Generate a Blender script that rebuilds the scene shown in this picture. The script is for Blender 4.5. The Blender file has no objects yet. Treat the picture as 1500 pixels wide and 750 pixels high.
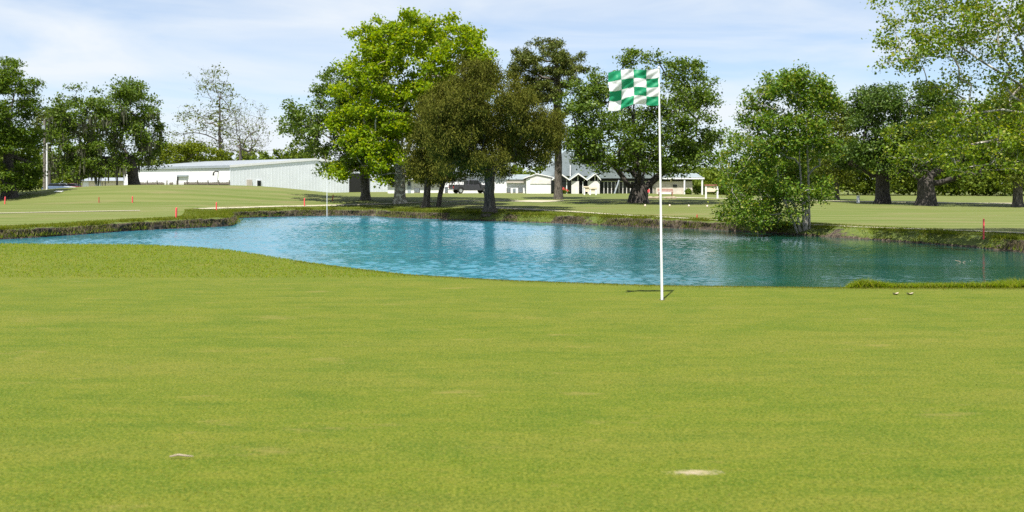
import bpy, bmesh, math, random
import numpy as np
from mathutils import Vector, Matrix

R = math.radians
rng = np.random.default_rng(7)
random.seed(7)
scene = bpy.context.scene
COL = scene.collection
EYE = 1.1          # camera height above the putting surface
F = 1500.0         # focal length in photo pixels
HZ = 270.0         # horizon row of the photo
WATER = -2.0

# ------------------------------------------------------------------ helpers
def wx(px, Y): return (px - 750.0) / F * Y
def wz(py, Y): return EYE - (py - HZ) / F * Y

def smooth(a, b, x):
    t = np.clip((np.asarray(x, float) - a) / (b - a), 0, 1)
    return t * t * (3 - 2 * t)

def _hash(ix, iy, iz):
    h = (ix * 374761393 + iy * 668265263 + iz * 2147483647) & 0xFFFFFFFF
    h = ((h ^ (h >> 13)) * 1274126177) & 0xFFFFFFFF
    return ((h ^ (h >> 16)) & 0xFFFF) / 65535.0

def vnoise(p):
    p = np.asarray(p, float)
    i = np.floor(p).astype(np.int64); f = p - i; f = f * f * (3 - 2 * f)
    out = 0
    for dx in (0, 1):
        for dy in (0, 1):
            for dz in (0, 1):
                w = (f[..., 0] if dx else 1 - f[..., 0]) * (f[..., 1] if dy else 1 - f[..., 1]) * (f[..., 2] if dz else 1 - f[..., 2])
                out = out + w * _hash(i[..., 0] + dx, i[..., 1] + dy, i[..., 2] + dz)
    return out

def mesh_np(name, V, polys_list, mat, parent=None, smooth_shade=False, loc=None):
    """polys_list: list of int arrays (n,k)."""
    me = bpy.data.meshes.new(name)
    V = np.asarray(V, np.float32)
    me.vertices.add(len(V)); me.vertices.foreach_set('co', V.ravel())
    loops = np.concatenate([np.asarray(a, np.int32).ravel() for a in polys_list])
    tot = np.concatenate([np.full(len(a), a.shape[1], np.int32) for a in polys_list])
    start = np.concatenate([[0], np.cumsum(tot)[:-1]]).astype(np.int32)
    me.loops.add(len(loops)); me.loops.foreach_set('vertex_index', loops)
    me.polygons.add(len(tot)); me.polygons.foreach_set('loop_start', start)
    if smooth_shade: me.polygons.foreach_set('use_smooth', np.ones(len(tot), bool))
    me.update(calc_edges=True)
    me.materials.append(mat)
    o = bpy.data.objects.new(name, me); COL.objects.link(o)
    if parent: o.parent = parent
    if loc is not None: o.location = loc
    return o

class MB:
    """collects boxes, prisms and tubes into ONE mesh object"""
    def __init__(s): s.v = []; s.f = []
    def add(s, v, f):
        n = len(s.v); s.v += [tuple(map(float, q)) for q in v]; s.f += [tuple(i + n for i in q) for q in f]; return s
    def box(s, x0, x1, y0, y1, z0, z1):
        v = [(x0,y0,z0),(x1,y0,z0),(x1,y1,z0),(x0,y1,z0),(x0,y0,z1),(x1,y0,z1),(x1,y1,z1),(x0,y1,z1)]
        return s.add(v, [(0,3,2,1),(4,5,6,7),(0,1,5,4),(1,2,6,5),(2,3,7,6),(3,0,4,7)])
    def prism(s, poly, y0, y1):
        """poly in (x,z), counter-clockwise seen from -y, extruded y0..y1"""
        n = len(poly)
        v = [(x, y0, z) for x, z in poly] + [(x, y1, z) for x, z in poly]
        f = [tuple(range(n)), tuple(range(2*n-1, n-1, -1))]
        f += [(i, i+n, (i+1) % n + n, (i+1) % n) for i in range(n)]
        return s.add(v, f)
    def prism_x(s, poly, x0, x1):
        """poly in (y,z) extruded along x"""
        n = len(poly)
        v = [(x0, y, z) for y, z in poly] + [(x1, y, z) for y, z in poly]
        f = [tuple(range(n)), tuple(range(2*n-1, n-1, -1))]
        f += [(i, i+n, (i+1) % n + n, (i+1) % n) for i in range(n)]
        return s.add(v, f)
    def tube(s, pts, rad, sides=8, caps=True):
        v, f = tube_np([np.array(p, float) for p in pts], rad, sides)
        n0 = len(s.v)
        s.add(v, f.tolist())
        if caps:
            s.add(v[:sides], [tuple(range(sides))[::-1]]); s.add(v[-sides:], [tuple(range(sides))])   # own corners, so shading stays crisp
        return s
    def build(s, name, mat, parent=None, shade=False, bevel=0):
        me = bpy.data.meshes.new(name)
        me.from_pydata(s.v, [], s.f)
        bm = bmesh.new(); bm.from_mesh(me)
        bmesh.ops.recalc_face_normals(bm, faces=bm.faces[:])
        bm.to_mesh(me); bm.free()
        if shade: me.polygons.foreach_set('use_smooth', [True] * len(me.polygons))
        me.materials.append(mat)
        o = bpy.data.objects.new(name, me); COL.objects.link(o)
        if parent: o.parent = parent
        if bevel:
            m = o.modifiers.new('b', 'BEVEL'); m.width = bevel; m.segments = 2; m.limit_method = 'ANGLE'
        return o

def tube_np(P, rad, sides):
    P = np.array(P, float); n = len(P)
    rad = np.broadcast_to(np.asarray(rad, float), (n,))
    T = np.gradient(P, axis=0); T /= np.linalg.norm(T, axis=1)[:, None] + 1e-9
    ref = np.array([1.0, 0, 0]) if abs(T[0][0]) < .8 else np.array([0, 1.0, 0])
    a = np.arange(sides) * 2 * np.pi / sides
    V = []
    for i in range(n):
        u = ref - T[i] * ref.dot(T[i]); u /= np.linalg.norm(u) + 1e-9; ref = u
        w = np.cross(T[i], u)
        V.append(P[i] + rad[i] * (np.cos(a)[:, None] * u + np.sin(a)[:, None] * w))
    V = np.concatenate(V)
    i = np.arange(n - 1)[:, None] * sides; j = np.arange(sides)[None, :]; k = (j + 1) % sides
    Fq = np.stack([i + j, i + k, i + sides + k, i + sides + j], -1).reshape(-1, 4)
    return V, Fq

def tag(o, label=None, cat=None, group=None, kind=None):
    if label: o['label'] = label
    if cat: o['category'] = cat
    if group: o['group'] = group
    if kind: o['kind'] = kind
    return o
def thing(name, label, cat, loc=(0, 0, 0), rz=0, group=None):
    o = bpy.data.objects.new(name, None); COL.objects.link(o)
    o.location = loc; o.rotation_euler = (0, 0, rz); o.empty_display_size = .2
    return tag(o, label, cat, group)
def copy_tree(o, parent=None):
    c = o.copy(); COL.objects.link(c)
    if parent: c.parent = parent
    for ch in list(o.children): copy_tree(ch, c)
    return c

# ------------------------------------------------------------------ materials
class NT:
    def __init__(s, name):
        s.m = bpy.data.materials.new(name); s.m.use_nodes = True
        s.t = s.m.node_tree; s.n = s.t.nodes; s.l = s.t.links
        s.b = s.n['Principled BSDF']; s.out = s.n['Material Output']
    def node(s, typ, **kw):
        x = s.n.new(typ)
        for k, v in kw.items():
            if k.startswith('i_'):
                key = k[2:]; x.inputs[int(key) if key.isdigit() else key.replace('_', ' ')].default_value = v
            else: setattr(x, k, v)
        return x
    def link(s, a, b): s.l.new(a, b)
    def coord(s, kind='Object', scale=(1, 1, 1)):
        c = s.node('ShaderNodeTexCoord'); m = s.node('ShaderNodeMapping'); m.inputs['Scale'].default_value = scale
        s.link(c.outputs[kind], m.inputs['Vector']); return m.outputs['Vector']
    def noise(s, vec, scale, detail=3, rough=.55, dist=0):
        x = s.node('ShaderNodeTexNoise'); x.inputs['Scale'].default_value = scale; x.inputs['Detail'].default_value = detail
        x.inputs['Roughness'].default_value = rough; x.inputs['Distortion'].default_value = dist
        if vec: s.link(vec, x.inputs['Vector'])
        return x.outputs['Fac']
    def ramp(s, fac, stops):
        x = s.node('ShaderNodeValToRGB'); e = x.color_ramp.elements
        while len(e) < len(stops): e.new(.5)
        for q, (p, c) in zip(e, stops):
            q.position = p; q.color = (*c, 1) if len(c) == 3 else c
        s.link(fac, x.inputs['Fac']); return x.outputs['Color']
    def val(s, fac, a, b):
        x = s.node('ShaderNodeMapRange'); x.inputs['From Min'].default_value = a; x.inputs['From Max'].default_value = b
        s.link(fac, x.inputs['Value']); return x.outputs['Result']
    def mix(s, fac, a, b, blend='MIX'):
        x = s.node('ShaderNodeMix', data_type='RGBA', blend_type=blend)
        for k, v in ((0, fac), (6, a), (7, b)):
            if hasattr(v, 'node'): s.link(v, x.inputs[k])
            else: x.inputs[k].default_value = v if k == 0 else ((*v, 1) if len(v) == 3 else v)
        return x.outputs[2]
    def math(s, op, a, b=0.0):
        x = s.node('ShaderNodeMath', operation=op)
        for k, v in ((0, a), (1, b)):
            if hasattr(v, 'node'): s.link(v, x.inputs[k])
            else: x.inputs[k].default_value = v
        return x.outputs[0]
    def bump(s, h, strength, dist):
        x = s.node('ShaderNodeBump'); x.inputs['Strength'].default_value = strength; x.inputs['Distance'].default_value = dist
        s.link(h, x.inputs['Height']); s.link(x.outputs['Normal'], s.b.inputs['Normal']); return x

def plain(name, col, rough=.6, var=.12, scale=3.0, metallic=0, bump=0):
    t = NT(name); v = t.coord()
    f = t.noise(v, scale, 4)
    a = tuple(c * (1 - var) for c in col); b = tuple(min(1, c * (1 + var)) for c in col)
    t.link(t.ramp(f, [(.3, a), (.7, b)]), t.b.inputs['Base Color'])
    t.b.inputs['Roughness'].default_value = rough; t.b.inputs['Metallic'].default_value = metallic
    if bump: t.bump(t.noise(v, scale * 6, 3), bump, .02)
    return t.m

def leaf_mat(name, cols, trans=.35, rough=.5, spec=.3):
    t = NT(name)
    g = t.node('ShaderNodeNewGeometry')
    c = t.ramp(g.outputs['Random Per Island'], [(i / (len(cols) - 1), q) for i, q in enumerate(cols)])
    n = t.noise(t.coord(), .35, 3)
    c = t.mix(t.val(n, .35, .7), c, tuple(np.array(cols[0]) * .75), 'MIX') if False else c
    t.link(c, t.b.inputs['Base Color']); t.b.inputs['Roughness'].default_value = rough
    t.b.inputs['Specular IOR Level'].default_value = spec * .55
    tr = t.node('ShaderNodeBsdfTranslucent')
    hs = t.node('ShaderNodeHueSaturation'); hs.inputs['Value'].default_value = 1.3; hs.inputs['Saturation'].default_value = 1.1
    hs.inputs['Hue'].default_value = .49
    t.link(c, hs.inputs['Color']); t.link(hs.outputs['Color'], tr.inputs['Color'])
    mx = t.node('ShaderNodeMixShader'); mx.inputs[0].default_value = trans
    t.link(t.b.outputs[0], mx.inputs[1]); t.link(tr.outputs[0], mx.inputs[2]); t.link(mx.outputs[0], t.out.inputs['Surface'])
    return t.m

def bark_mat(name, a, b, scale=1.0, mott=None):
    t = NT(name); v = t.coord(scale=(1, 1, .22))
    f = t.noise(v, 9 * scale, 5, .65, .6)
    c = t.ramp(f, [(.36, a), (.52, tuple((x + y) / 2 for x, y in zip(a, b))), (.68, b)])
    if mott:
        n2 = t.noise(t.coord(), 2.3, 3)
        c = t.mix(t.val(n2, .52, .58), c, mott)
    t.link(c, t.b.inputs['Base Color']); t.b.inputs['Roughness'].default_value = .9
    t.bump(f, 1.0, .09)
    return t.m

def turf_mat():
    t = NT('turf')
    v = t.coord()
    at = t.node('ShaderNodeAttribute', attribute_name='zone'); sep = t.node('ShaderNodeSeparateColor')
    t.link(at.outputs['Color'], sep.inputs[0])
    zg, zr, zf = sep.outputs[0], sep.outputs[1], sep.outputs[2]   # green, rough, fairway
    big = t.noise(v, .22, 4, .6); mid = t.noise(v, 1.6, 5, .62); fine = t.noise(v, 16, 4, .7); micro = t.noise(v, 70, 4, .75)
    bands = t.noise(t.coord(scale=(.16, 1.0, 1)), 1.1, 4, .6)
    # putting green
    streak = t.noise(t.coord(scale=(.30, 1, 1)), 5.5, 5, .68)
    g = t.ramp(streak, [(.34, (0.0532, 0.0890, 0.0024)), (.5, (0.0898, 0.1160, 0.0053)), (.66, (0.1173, 0.1268, 0.0112))])
    g = t.mix(t.math('MULTIPLY', t.val(bands, .46, .68), .6), g, (0.1372, 0.1331, 0.0190))
    g = t.mix(t.math('MULTIPLY', t.val(mid, .50, .68), .75), g, (0.0565, 0.0962, 0.0024))
    g = t.mix(t.math('MULTIPLY', t.val(fine, .50, .70), .6), g, (0.0425, 0.0783, 0.0014))
    g = t.mix(t.math('MULTIPLY', t.val(fine, .46, .28), .5), g, (0.1514, 0.1511, 0.0199))
    g = t.mix(t.math('MULTIPLY', t.val(micro, .5, .63), .85), g, (0.1555, 0.1645, 0.0199))
    g = t.mix(t.math('MULTIPLY', t.val(micro, .5, .39), .85), g, (0.0383, 0.0693, 0.0014))
    dry = t.noise(t.coord(scale=(.40, 1, 1)), 2.9, 6, .70)
    g = t.mix(t.math('MULTIPLY', t.val(dry, .60, .72), .55), g, (0.2154, 0.1645, 0.0529))
    # fairway beyond the pond
    mow = t.node('ShaderNodeTexWave', wave_type='BANDS', bands_direction='Y'); mow.inputs['Scale'].default_value = .085
    mow.inputs['Distortion'].default_value = 2.5; mow.inputs['Detail'].default_value = 2; mow.inputs['Detail Scale'].default_value = .6
    t.link(v, mow.inputs['Vector'])
    mw = t.math('ADD', t.math('MULTIPLY', mow.outputs['Fac'], .35), t.val(t.noise(t.coord(scale=(.12, 1, 1)), .5, 4), .3, .75))
    fw = t.mix(mw, (0.0726, 0.1061, 0.0161), (0.1232, 0.1373, 0.0414))
    fw = t.mix(t.math('MULTIPLY', t.val(t.noise(t.coord(scale=(.35, 1, 1)), .35, 4), .52, .76), .6), fw, (0.1815, 0.1435, 0.0759))
    # rough
    ro = t.ramp(mid, [(.3, (0.0475, 0.0787, 0.0043)), (.55, (0.0776, 0.1027, 0.0094)), (.75, (0.1148, 0.1201, 0.0245))])
    ro = t.mix(t.math('MULTIPLY', t.val(fine, .5, .7), .5), ro, (0.1307, 0.1242, 0.0396))
    c = t.mix(zf, ro, fw); c = t.mix(zg, c, g)
    # worn sandy divot in the green
    po = t.node('ShaderNodeMapping'); po.inputs['Location'].default_value = (-.70, -3.91, 0); tc = t.node('ShaderNodeTexCoord')
    po.vector_type = 'POINT'; t.link(tc.outputs['Object'], po.inputs['Vector'])
    sc = t.node('ShaderNodeVectorMath', operation='MULTIPLY'); sc.inputs[1].default_value = (9.0, 26, 0); t.link(po.outputs[0], sc.inputs[0])
    ln = t.node('ShaderNodeVectorMath', operation='LENGTH'); t.link(sc.outputs[0], ln.inputs[0])
    dv = t.math('ADD', ln.outputs['Value'], t.math('MULTIPLY', t.noise(v, 38, 4, .7), 2.4))
    c = t.mix(t.val(dv, 2.2, 1.1), c, (.36, .29, .21))
    t.link(c, t.b.inputs['Base Color']); t.b.inputs['Roughness'].default_value = .85
    t.b.inputs['Specular IOR Level'].default_value = .15
    h = t.math('ADD', t.math('MULTIPLY', fine, .6), t.math('MULTIPLY', micro, .25))
    t.bump(h, .8, .03)
    return t.m

def water_mat():
    t = NT('pond_water')
    v = t.coord(scale=(.8, 1.15, 1))
    a = t.noise(v, 2.6, 3, .6, .5); b = t.noise(v, 7.5, 2, .55, .3); big = t.noise(t.coord(scale=(.5, 1, 1)), .09, 3)
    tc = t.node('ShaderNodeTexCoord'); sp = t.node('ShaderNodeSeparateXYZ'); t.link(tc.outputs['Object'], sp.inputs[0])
    # breeze: ripples are strong in the open west end, calmer under the trees to the east
    calm = t.math('ADD', t.val(sp.outputs['X'], -14, 14), t.math('MULTIPLY', t.math('SUBTRACT', big, .5), 2.2))
    amp = t.node('ShaderNodeMapRange'); amp.inputs['From Min'].default_value = 0; amp.inputs['From Max'].default_value = 1
    amp.inputs['To Min'].default_value = 1.0; amp.inputs['To Max'].default_value = .34; t.link(calm, amp.inputs['Value'])
    h = t.math('ADD', t.math('MULTIPLY', a, 1.0), t.math('MULTIPLY', b, .45))
    h = t.math('MULTIPLY', h, amp.outputs[0])
    body = t.mix(t.math('ADD', t.val(sp.outputs['X'], 1, 10), t.math('MULTIPLY', t.math('SUBTRACT', big, .5), 1.6)), (.026, .150, .205), (.006, .052, .034))  # dyed blue west; tree reflections painted in as darker green towards the east
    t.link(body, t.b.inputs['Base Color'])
    t.b.inputs['Roughness'].default_value = .06; t.b.inputs['IOR'].default_value = 1.33
    t.bump(h, .6, .035)
    return t.m

M = {}
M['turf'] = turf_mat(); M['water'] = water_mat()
M['white'] = plain('white_paint', (.80, .80, .80), .5, .04, .6)
M['metal'] = plain('white_sheet_metal', (.80, .83, .88), .45, .05, .5)
M['roof_grey'] = plain('grey_metal_roof', (.25, .275, .30), .4, .1, .7)
M['roof_blue'] = plain('blue_grey_roof', (.19, .225, .235), .75, .14, 1.4)
M['trim'] = plain('grey_trim', (.30, .34, .37), .5, .1)
M['block'] = plain('pale_block_wall', (.68, .66, .63), .8, .12, 2.0, bump=.2)
M['tan'] = plain('tan_block_wall', (.58, .52, .45), .85, .14, 1.6, bump=.2)
M['cream'] = plain('cream_board', (.72, .62, .48), .7, .1, 2)
M['glass'] = plain('dark_glass', (.012, .014, .016), .08, .2, .5)
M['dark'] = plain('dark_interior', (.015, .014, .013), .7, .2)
M['red'] = plain('red_paint', (.78, .085, .095), .55, .22, 8)
M['rust'] = plain('faded_red_wood', (.36, .06, .035), .7, .25, 8)
M['wood'] = plain('weathered_wood', (.17, .15, .125), .9, .25, 5)
M['redwood'] = plain('red_brown_wood', (.30, .12, .08), .8, .2, 5)
M['pole_white'] = plain('white_pole', (.82, .82, .82), .35, .03, 4)
M['concrete'] = plain('pale_concrete', (.35, .32, .235), .9, .12, 1.2)
M['truck'] = plain('dark_grey_car_paint', (.050, .050, .060), .25, .05, 2)
M['blue_car'] = plain('blue_car_paint', (.12, .17, .28), .25, .05, 2)
M['silver'] = plain('silver_car_paint', (.45, .47, .50), .25, .05, 2)
M['maroon'] = plain('maroon_car_paint', (.14, .025, .03), .25, .05, 2)
M['tyre'] = plain('rubber', (.016, .016, .016), .8, .15, 6)
M['rim'] = plain('wheel_rim', (.55, .56, .58), .35, .05, 6, .6)
M['tail'] = plain('tail_lamp_red', (.45, .02, .02), .3, .1)
M['chrome'] = plain('chrome', (.7, .7, .7), .2, .05, 4, .8)
M['twig'] = plain('dead_twig', (.30, .24, .18), .9, .2, 12)
M['ac'] = plain('ac_unit_metal', (.07, .075, .08), .6, .15, 6)
M['wire'] = plain('utility_wire', (.09, .09, .09), .6, .1)
M['letter'] = plain('sign_lettering_green', (.07, .10, .09), .6, .1)
M['dry_leaf'] = plain('bleached_leaf', (.46, .38, .29), .8, .12, 20)

# ------------------------------------------------------------------ terrain
def chaikin(P, n, closed=True):
    P = np.array(P, float)
    for _ in range(n):
        Q = np.roll(P, -1, 0)
        P = np.stack([.75 * P + .25 * Q, .25 * P + .75 * Q], 1).reshape(-1, 2)
    return P
far_px = [(-300,362),(-100,355),(0,351),(100,345),(200,337.5),(300,333),(334,331.5),(345,329.5),(345,325),(338,320),(400,317.5),(480,316),(550,316),
          (562,318.5),(640,321),(700,323),(760,325),(850,328.5),(950,333),(1050,337),(1130,341),(1200,346.5),(1300,352.5),(1400,360),(1450,365),(1500,370),(1560,378),(1650,392)]
shore = []
for px, py in far_px:
    Y = F * (EYE - WATER) / (py - HZ); shore.append((wx(px, Y), Y))
NFAR = len(shore)
shore += [(24,30),(18,24),(8,21),(0,21),(-8,22),(-16,25),(-26,31),(-33,41)]
POND = chaikin(shore, 1)

def sdist(X, Y):
    """signed distance to the shoreline, positive on land"""
    X = np.asarray(X, float); Y = np.asarray(Y, float); shp = X.shape
    x = X.ravel(); y = Y.ravel(); d2 = np.full(x.shape, 1e18); ins = np.zeros(x.shape, bool)
    A = POND; B = np.roll(POND, -1, 0)
    for (ax, ay), (bx, by) in zip(A, B):
        ex, ey = bx - ax, by - ay
        t = np.clip(((x - ax) * ex + (y - ay) * ey) / (ex * ex + ey * ey + 1e-12), 0, 1)
        d2 = np.minimum(d2, (x - ax - t * ex) ** 2 + (y - ay - t * ey) ** 2)
        c = (ay > y) != (by > y)
        if ey != 0: ins ^= c & (x < ax + (y - ay) / ey * ex)
    return (np.sqrt(d2) * np.where(ins, -1, 1)).reshape(shp)

_cx = [-60, -8, -6, -4.3, -2.3, -1.26, 0, 1.5, 3.7, 60]
_cy = [17.2, 16.6, 16.4, 15.4, 13.6, 12.5, 11.75, 11.2, 10.9, 10.9]
def crestY(X): return np.interp(X, _cx, _cy)

def land(X, Y):
    X = np.asarray(X, float); Y = np.asarray(Y, float)
    d = np.maximum(Y - crestY(X) + .15, 0)
    near = -.3 * (np.sqrt(d * d + .25) - .5)
    near = near + .14 * smooth(12.1, 15.6, Y) * smooth(-1.2, -5.2, X) * (Y < 60)
    near = np.maximum(near, -1.9)
    amp = 1.25 - .45 * smooth(18, 40, X)
    far = -1.45 + amp * smooth(62, 142, Y)
    far = far + 1.30 * smooth(1, .25, np.sqrt(((X + 40) / np.where(X < -40, 30, 24)) ** 2 + ((Y - 124) / 22) ** 2))
    far = far + .10 * (vnoise(np.stack([X / 9, Y / 9, 0 * X], -1)) - .5) * smooth(50, 80, Y)
    far = far + .5 * smooth(400, 1200, Y)
    far = np.where(Y > 42, np.minimum(far, -1.46 + .085 * np.maximum(sdist(X, Y), 0)), far)
    w = smooth(26, 44, Y)
    return near * (1 - w) + far * w

def terrain(X, Y):
    X = np.asarray(X, float); Y = np.asarray(Y, float)
    L = land(X, Y); s = sdist(X, Y)
    k = smooth(0.05, .8, s)
    return np.where(s > 0, -2.35 * (1 - k) + L * k, -2.35 - np.minimum(1.6, .7 * np.abs(s)))

def gz(X, Y): return float(terrain(np.array([X]), np.array([Y]))[0])
_ys = np.concatenate([np.arange(2.5, 20, .05), np.arange(45, 330, .15)])
def ground_at(px, py):
    """point where the ground meets the line of sight of a photo pixel"""
    X = (px - 750) / F * _ys; z = EYE - (py - HZ) / F * _ys
    hit = np.nonzero(terrain(X, _ys) >= z)[0]
    i = hit[0] if len(hit) else len(_ys) - 1
    return float(X[i]), float(_ys[i]), gz(X[i], _ys[i])

xs = np.concatenate([-70 - np.geomspace(1, 3500, 46)[::-1], np.arange(-70, -14, .5), np.arange(-14, 14, .25), np.arange(14, 70.1, .5), 70 + np.geomspace(1, 3500, 46)])
ys = np.concatenate([-np.geomspace(6, 800, 16)[::-1], np.arange(-5, 20, .2), np.arange(20, 46, .5), np.arange(46, 150, .4), 150 + np.geomspace(.6, 4500, 60)])
GX, GY = np.meshgrid(xs, ys)
GZ = terrain(GX, GY)
nx, ny = len(xs), len(ys)
idx = np.arange(nx * ny).reshape(ny, nx)
quads = np.stack([idx[:-1, :-1], idx[:-1, 1:], idx[1:, 1:], idx[1:, :-1]], -1).reshape(-1, 4)
ground = mesh_np('ground', np.stack([GX, GY, GZ], -1).reshape(-1, 3), [quads], M['turf'], smooth_shade=True)
SD = sdist(GX, GY)
mound = smooth(-.6, -1.8, GX) * smooth(12.0, 12.25, GY)
zg = (1 - mound * .3) * (1 - smooth(19, 21, GY)) * (1 - smooth(-.3, .1, GY - crestY(GX)) * .8)
fair_n = vnoise(np.stack([GX / 14, GY / 5, GX * 0 + 3], -1))
zf = smooth(3.2, 4.6, SD + 1.5 * (fair_n - .5)) * (GY > 40)
zone = np.stack([zg, 1 - zf, zf, np.ones_like(zf)], -1).astype(np.float32)
a = ground.data.attributes.new('zone', 'FLOAT_COLOR', 'POINT'); a.data.foreach_set('color', zone.ravel())
tag(ground, kind='structure')

# water: wind ripples as real waves, strong in the open west, calmer under the eastern trees
def water_sheet():
    wxs = np.concatenate([np.linspace(-125, -46, 30), np.arange(-45.8, 26, .16), np.linspace(26.5, 60, 14)])
    wys = np.concatenate([np.linspace(13, 27, 12), np.arange(27.3, 58, .08), np.arange(58, 104, .12), np.linspace(104.5, 114, 6)])
    WX, WY = np.meshgrid(wxs, wys); WZ = np.zeros_like(WX)
    r = np.random.default_rng(3)
    big = vnoise(np.stack([WX / 16, WY / 11, WX * 0], -1)); strk = vnoise(np.stack([WX / 9, WY / 2.6, WX * 0 + 9], -1))
    wind = smooth(12.5, -9, WX + (big - .5) * 26) * .80 + .07 + .45 * smooth(.52, .8, strk) * smooth(30, 0, WX)
    wind = wind * (.45 + .55 * smooth(0.5, 9, -sdist(WX, WY)))
    for k in range(54):
        lam = .23 * (3.2 ** r.uniform(0, 1) ** 1.3); th = math.radians(62) + r.normal(0, .75); kk = 2 * math.pi / lam
        amp = .0054 * lam ** .9 * r.uniform(.5, 1.2); ph = r.uniform(0, 6.28)
        u = WX * math.cos(th) + WY * math.sin(th) + .35 * (big - .5) * 6
        WZ += amp * np.sin(kk * u + ph)
    inner = smooth(-46, -44, WX) * smooth(26, 24.5, WX) * smooth(27, 29, WY) * smooth(104, 102, WY)
    WZ = WATER + WZ * wind * inner
    n, m = WX.shape; wi = np.arange(n * m).reshape(n, m)
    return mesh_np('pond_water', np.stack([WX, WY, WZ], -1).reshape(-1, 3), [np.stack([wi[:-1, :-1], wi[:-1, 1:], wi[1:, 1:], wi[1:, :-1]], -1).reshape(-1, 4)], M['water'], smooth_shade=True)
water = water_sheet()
tag(water, kind='structure')

# eroded far bank: one strip along the far shoreline
def bank():
    n1 = NFAR * 2 - 1
    P = POND[:n1]
    seg = np.linalg.norm(np.diff(P, axis=0), axis=1); s = np.concatenate([[0], np.cumsum(seg)])
    q = np.arange(0, s[-1], .14)
    X = np.interp(q, s, P[:, 0]); Y = np.interp(q, s, P[:, 1])
    k = np.ones(9) / 9
    X = np.convolve(np.pad(X, 4, mode='edge'), k, 'valid'); Y = np.convolve(np.pad(Y, 4, mode='edge'), k, 'valid')
    tx = np.gradient(X); ty = np.gradient(Y); L = np.hypot(tx, ty); nxv, nyv = -ty / L, tx / L
    ncoord = lambda f, z: vnoise(np.stack([q * f, q * 0 + z, q * 0 + 11], -1)) - .5
    top = land(X + nxv, Y + nyv)
    ero = smooth(-.05, .18, ncoord(.09, 2) + .5 * ncoord(.5, 7) + .04 + .62 * smooth(-16, -20, X) * smooth(-36, -32, X))     # 1 = bare eroded face, 0 = grassy slope
    prof = [(-.45, -2.5), (-.05, -2.06), (.05, -1.88), (.10, .34), (.13, .62), (.10, .86), (.32, .985), (.8, 1.02), (1.5, 1.0), (2.3, .97)]
    V = []
    for j, (o, z) in enumerate(prof):
        hh = top + 1.88
        zz = np.where(z < 0, z, -1.88 + hh * z) if z < 0 else -1.88 + hh * z
        amp = .30 if 2 <= j <= 5 else (.22 if j == 6 else .05)
        slope = (1 - ero) * (.9 * max(0, z) if z > 0 else 0)
        off = o + slope + amp * (ncoord(1.3, j * .7) + .6 * ncoord(3.7, j * 1.1))
        zz = zz + (.10 * ncoord(2.9, j * 1.7 + 30) if 2 <= j <= 7 else 0) + (.10 * ncoord(.7, 50) if j >= 5 and j < 8 else 0)
        if j == len(prof) - 1: zz = zz - .12
        V.append(np.stack([X + nxv * off, Y + nyv * off, zz + 0 * X], -1))
    V = np.stack(V, 1); n, m = V.shape[:2]
    i = np.arange(n * m).reshape(n, m)
    Q = np.stack([i[:-1, :-1], i[1:, :-1], i[1:, 1:], i[:-1, 1:]], -1).reshape(-1, 4)
    t = NT('eroded_bank'); v = t.coord()
    c1 = t.noise(t.coord(scale=(1, 1, .35)), 7, 5, .7)
    soil = t.ramp(c1, [(.38, (.012, .009, .006)), (.47, (.045, .033, .022)), (.57, (.085, .064, .044)), (.74, (.19, .15, .105))])
    gr = t.ramp(t.noise(v, 5, 4, .6), [(.3, (.045, .08, .008)), (.6, (.10, .125, .018)), (.8, (.16, .15, .045))])
    g = t.node('ShaderNodeNewGeometry'); sp = t.node('ShaderNodeSeparateXYZ'); t.link(g.outputs['Normal'], sp.inputs[0])
    at = t.node('ShaderNodeAttribute', attribute_name='grassy')
    f = t.math('ADD', at.outputs['Fac'], t.math('MULTIPLY', t.math('SUBTRACT', t.noise(v, 3.5, 4), .5), 1.1))
    t.link(t.mix(t.val(f, .42, .58), soil, gr), t.b.inputs['Base Color']); t.b.inputs['Roughness'].default_value = .95
    t.bump(c1, .9, .12)
    o = mesh_np('pond_bank', V.reshape(-1, 3), [Q], t.m, smooth_shade=True)
    gm = np.zeros((n, m), np.float32)
    for j in range(m):
        gm[:, j] = {0: 0, 1: 0, 2: .05, 3: .1, 4: .15, 5: .38, 6: .8, 7: 1, 8: 1, 9: 1}[j]
        if 2 <= j <= 6: gm[:, j] = np.maximum(gm[:, j], (1 - ero) * (.35 + .13 * j))
    at = o.data.attributes.new('grassy', 'FLOAT', 'POINT'); at.data.foreach_set('value', gm.ravel())
    tag(o, kind='structure')
    return X, Y, nxv, nyv, top, ero
BX, BY, BNX, BNY, BTOP, BERO = bank()

# grass blades ---------------------------------------------------------------
def blades(name, P, H, W, lean, mat, label=None):
    """P (n,3) roots; one bent two-triangle blade each"""
    n = len(P); a = rng.uniform(0, 2 * np.pi, n); b = rng.uniform(0, 2 * np.pi, n)
    H = np.broadcast_to(H, (n,)); W = np.broadcast_to(W, (n,)); lean = np.broadcast_to(lean, (n,))
    side = np.stack([np.cos(a), np.sin(a), 0 * a], -1) * W[:, None] * .5
    ld = np.stack([np.cos(b), np.sin(b), 0 * b], -1) * (H * lean)[:, None]
    up = np.zeros((n, 3)); up[:, 2] = H
    V = np.stack([P - side, P + side, P + side * .7 + up * .6 + ld * .4, P - side * .7 + up * .6 + ld * .4, P + up * np.sqrt(np.clip(1 - lean ** 2 * .6, .2, 1))[:, None] + ld], 1)
    i = np.arange(n)[:, None] * 5
    q = i + np.array([[0, 1, 2, 3]]); tr = i + np.array([[3, 2, 4]])
    o = mesh_np(name, V.reshape(-1, 3), [q, tr], mat)
    return tag(o, kind='stuff')
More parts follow.
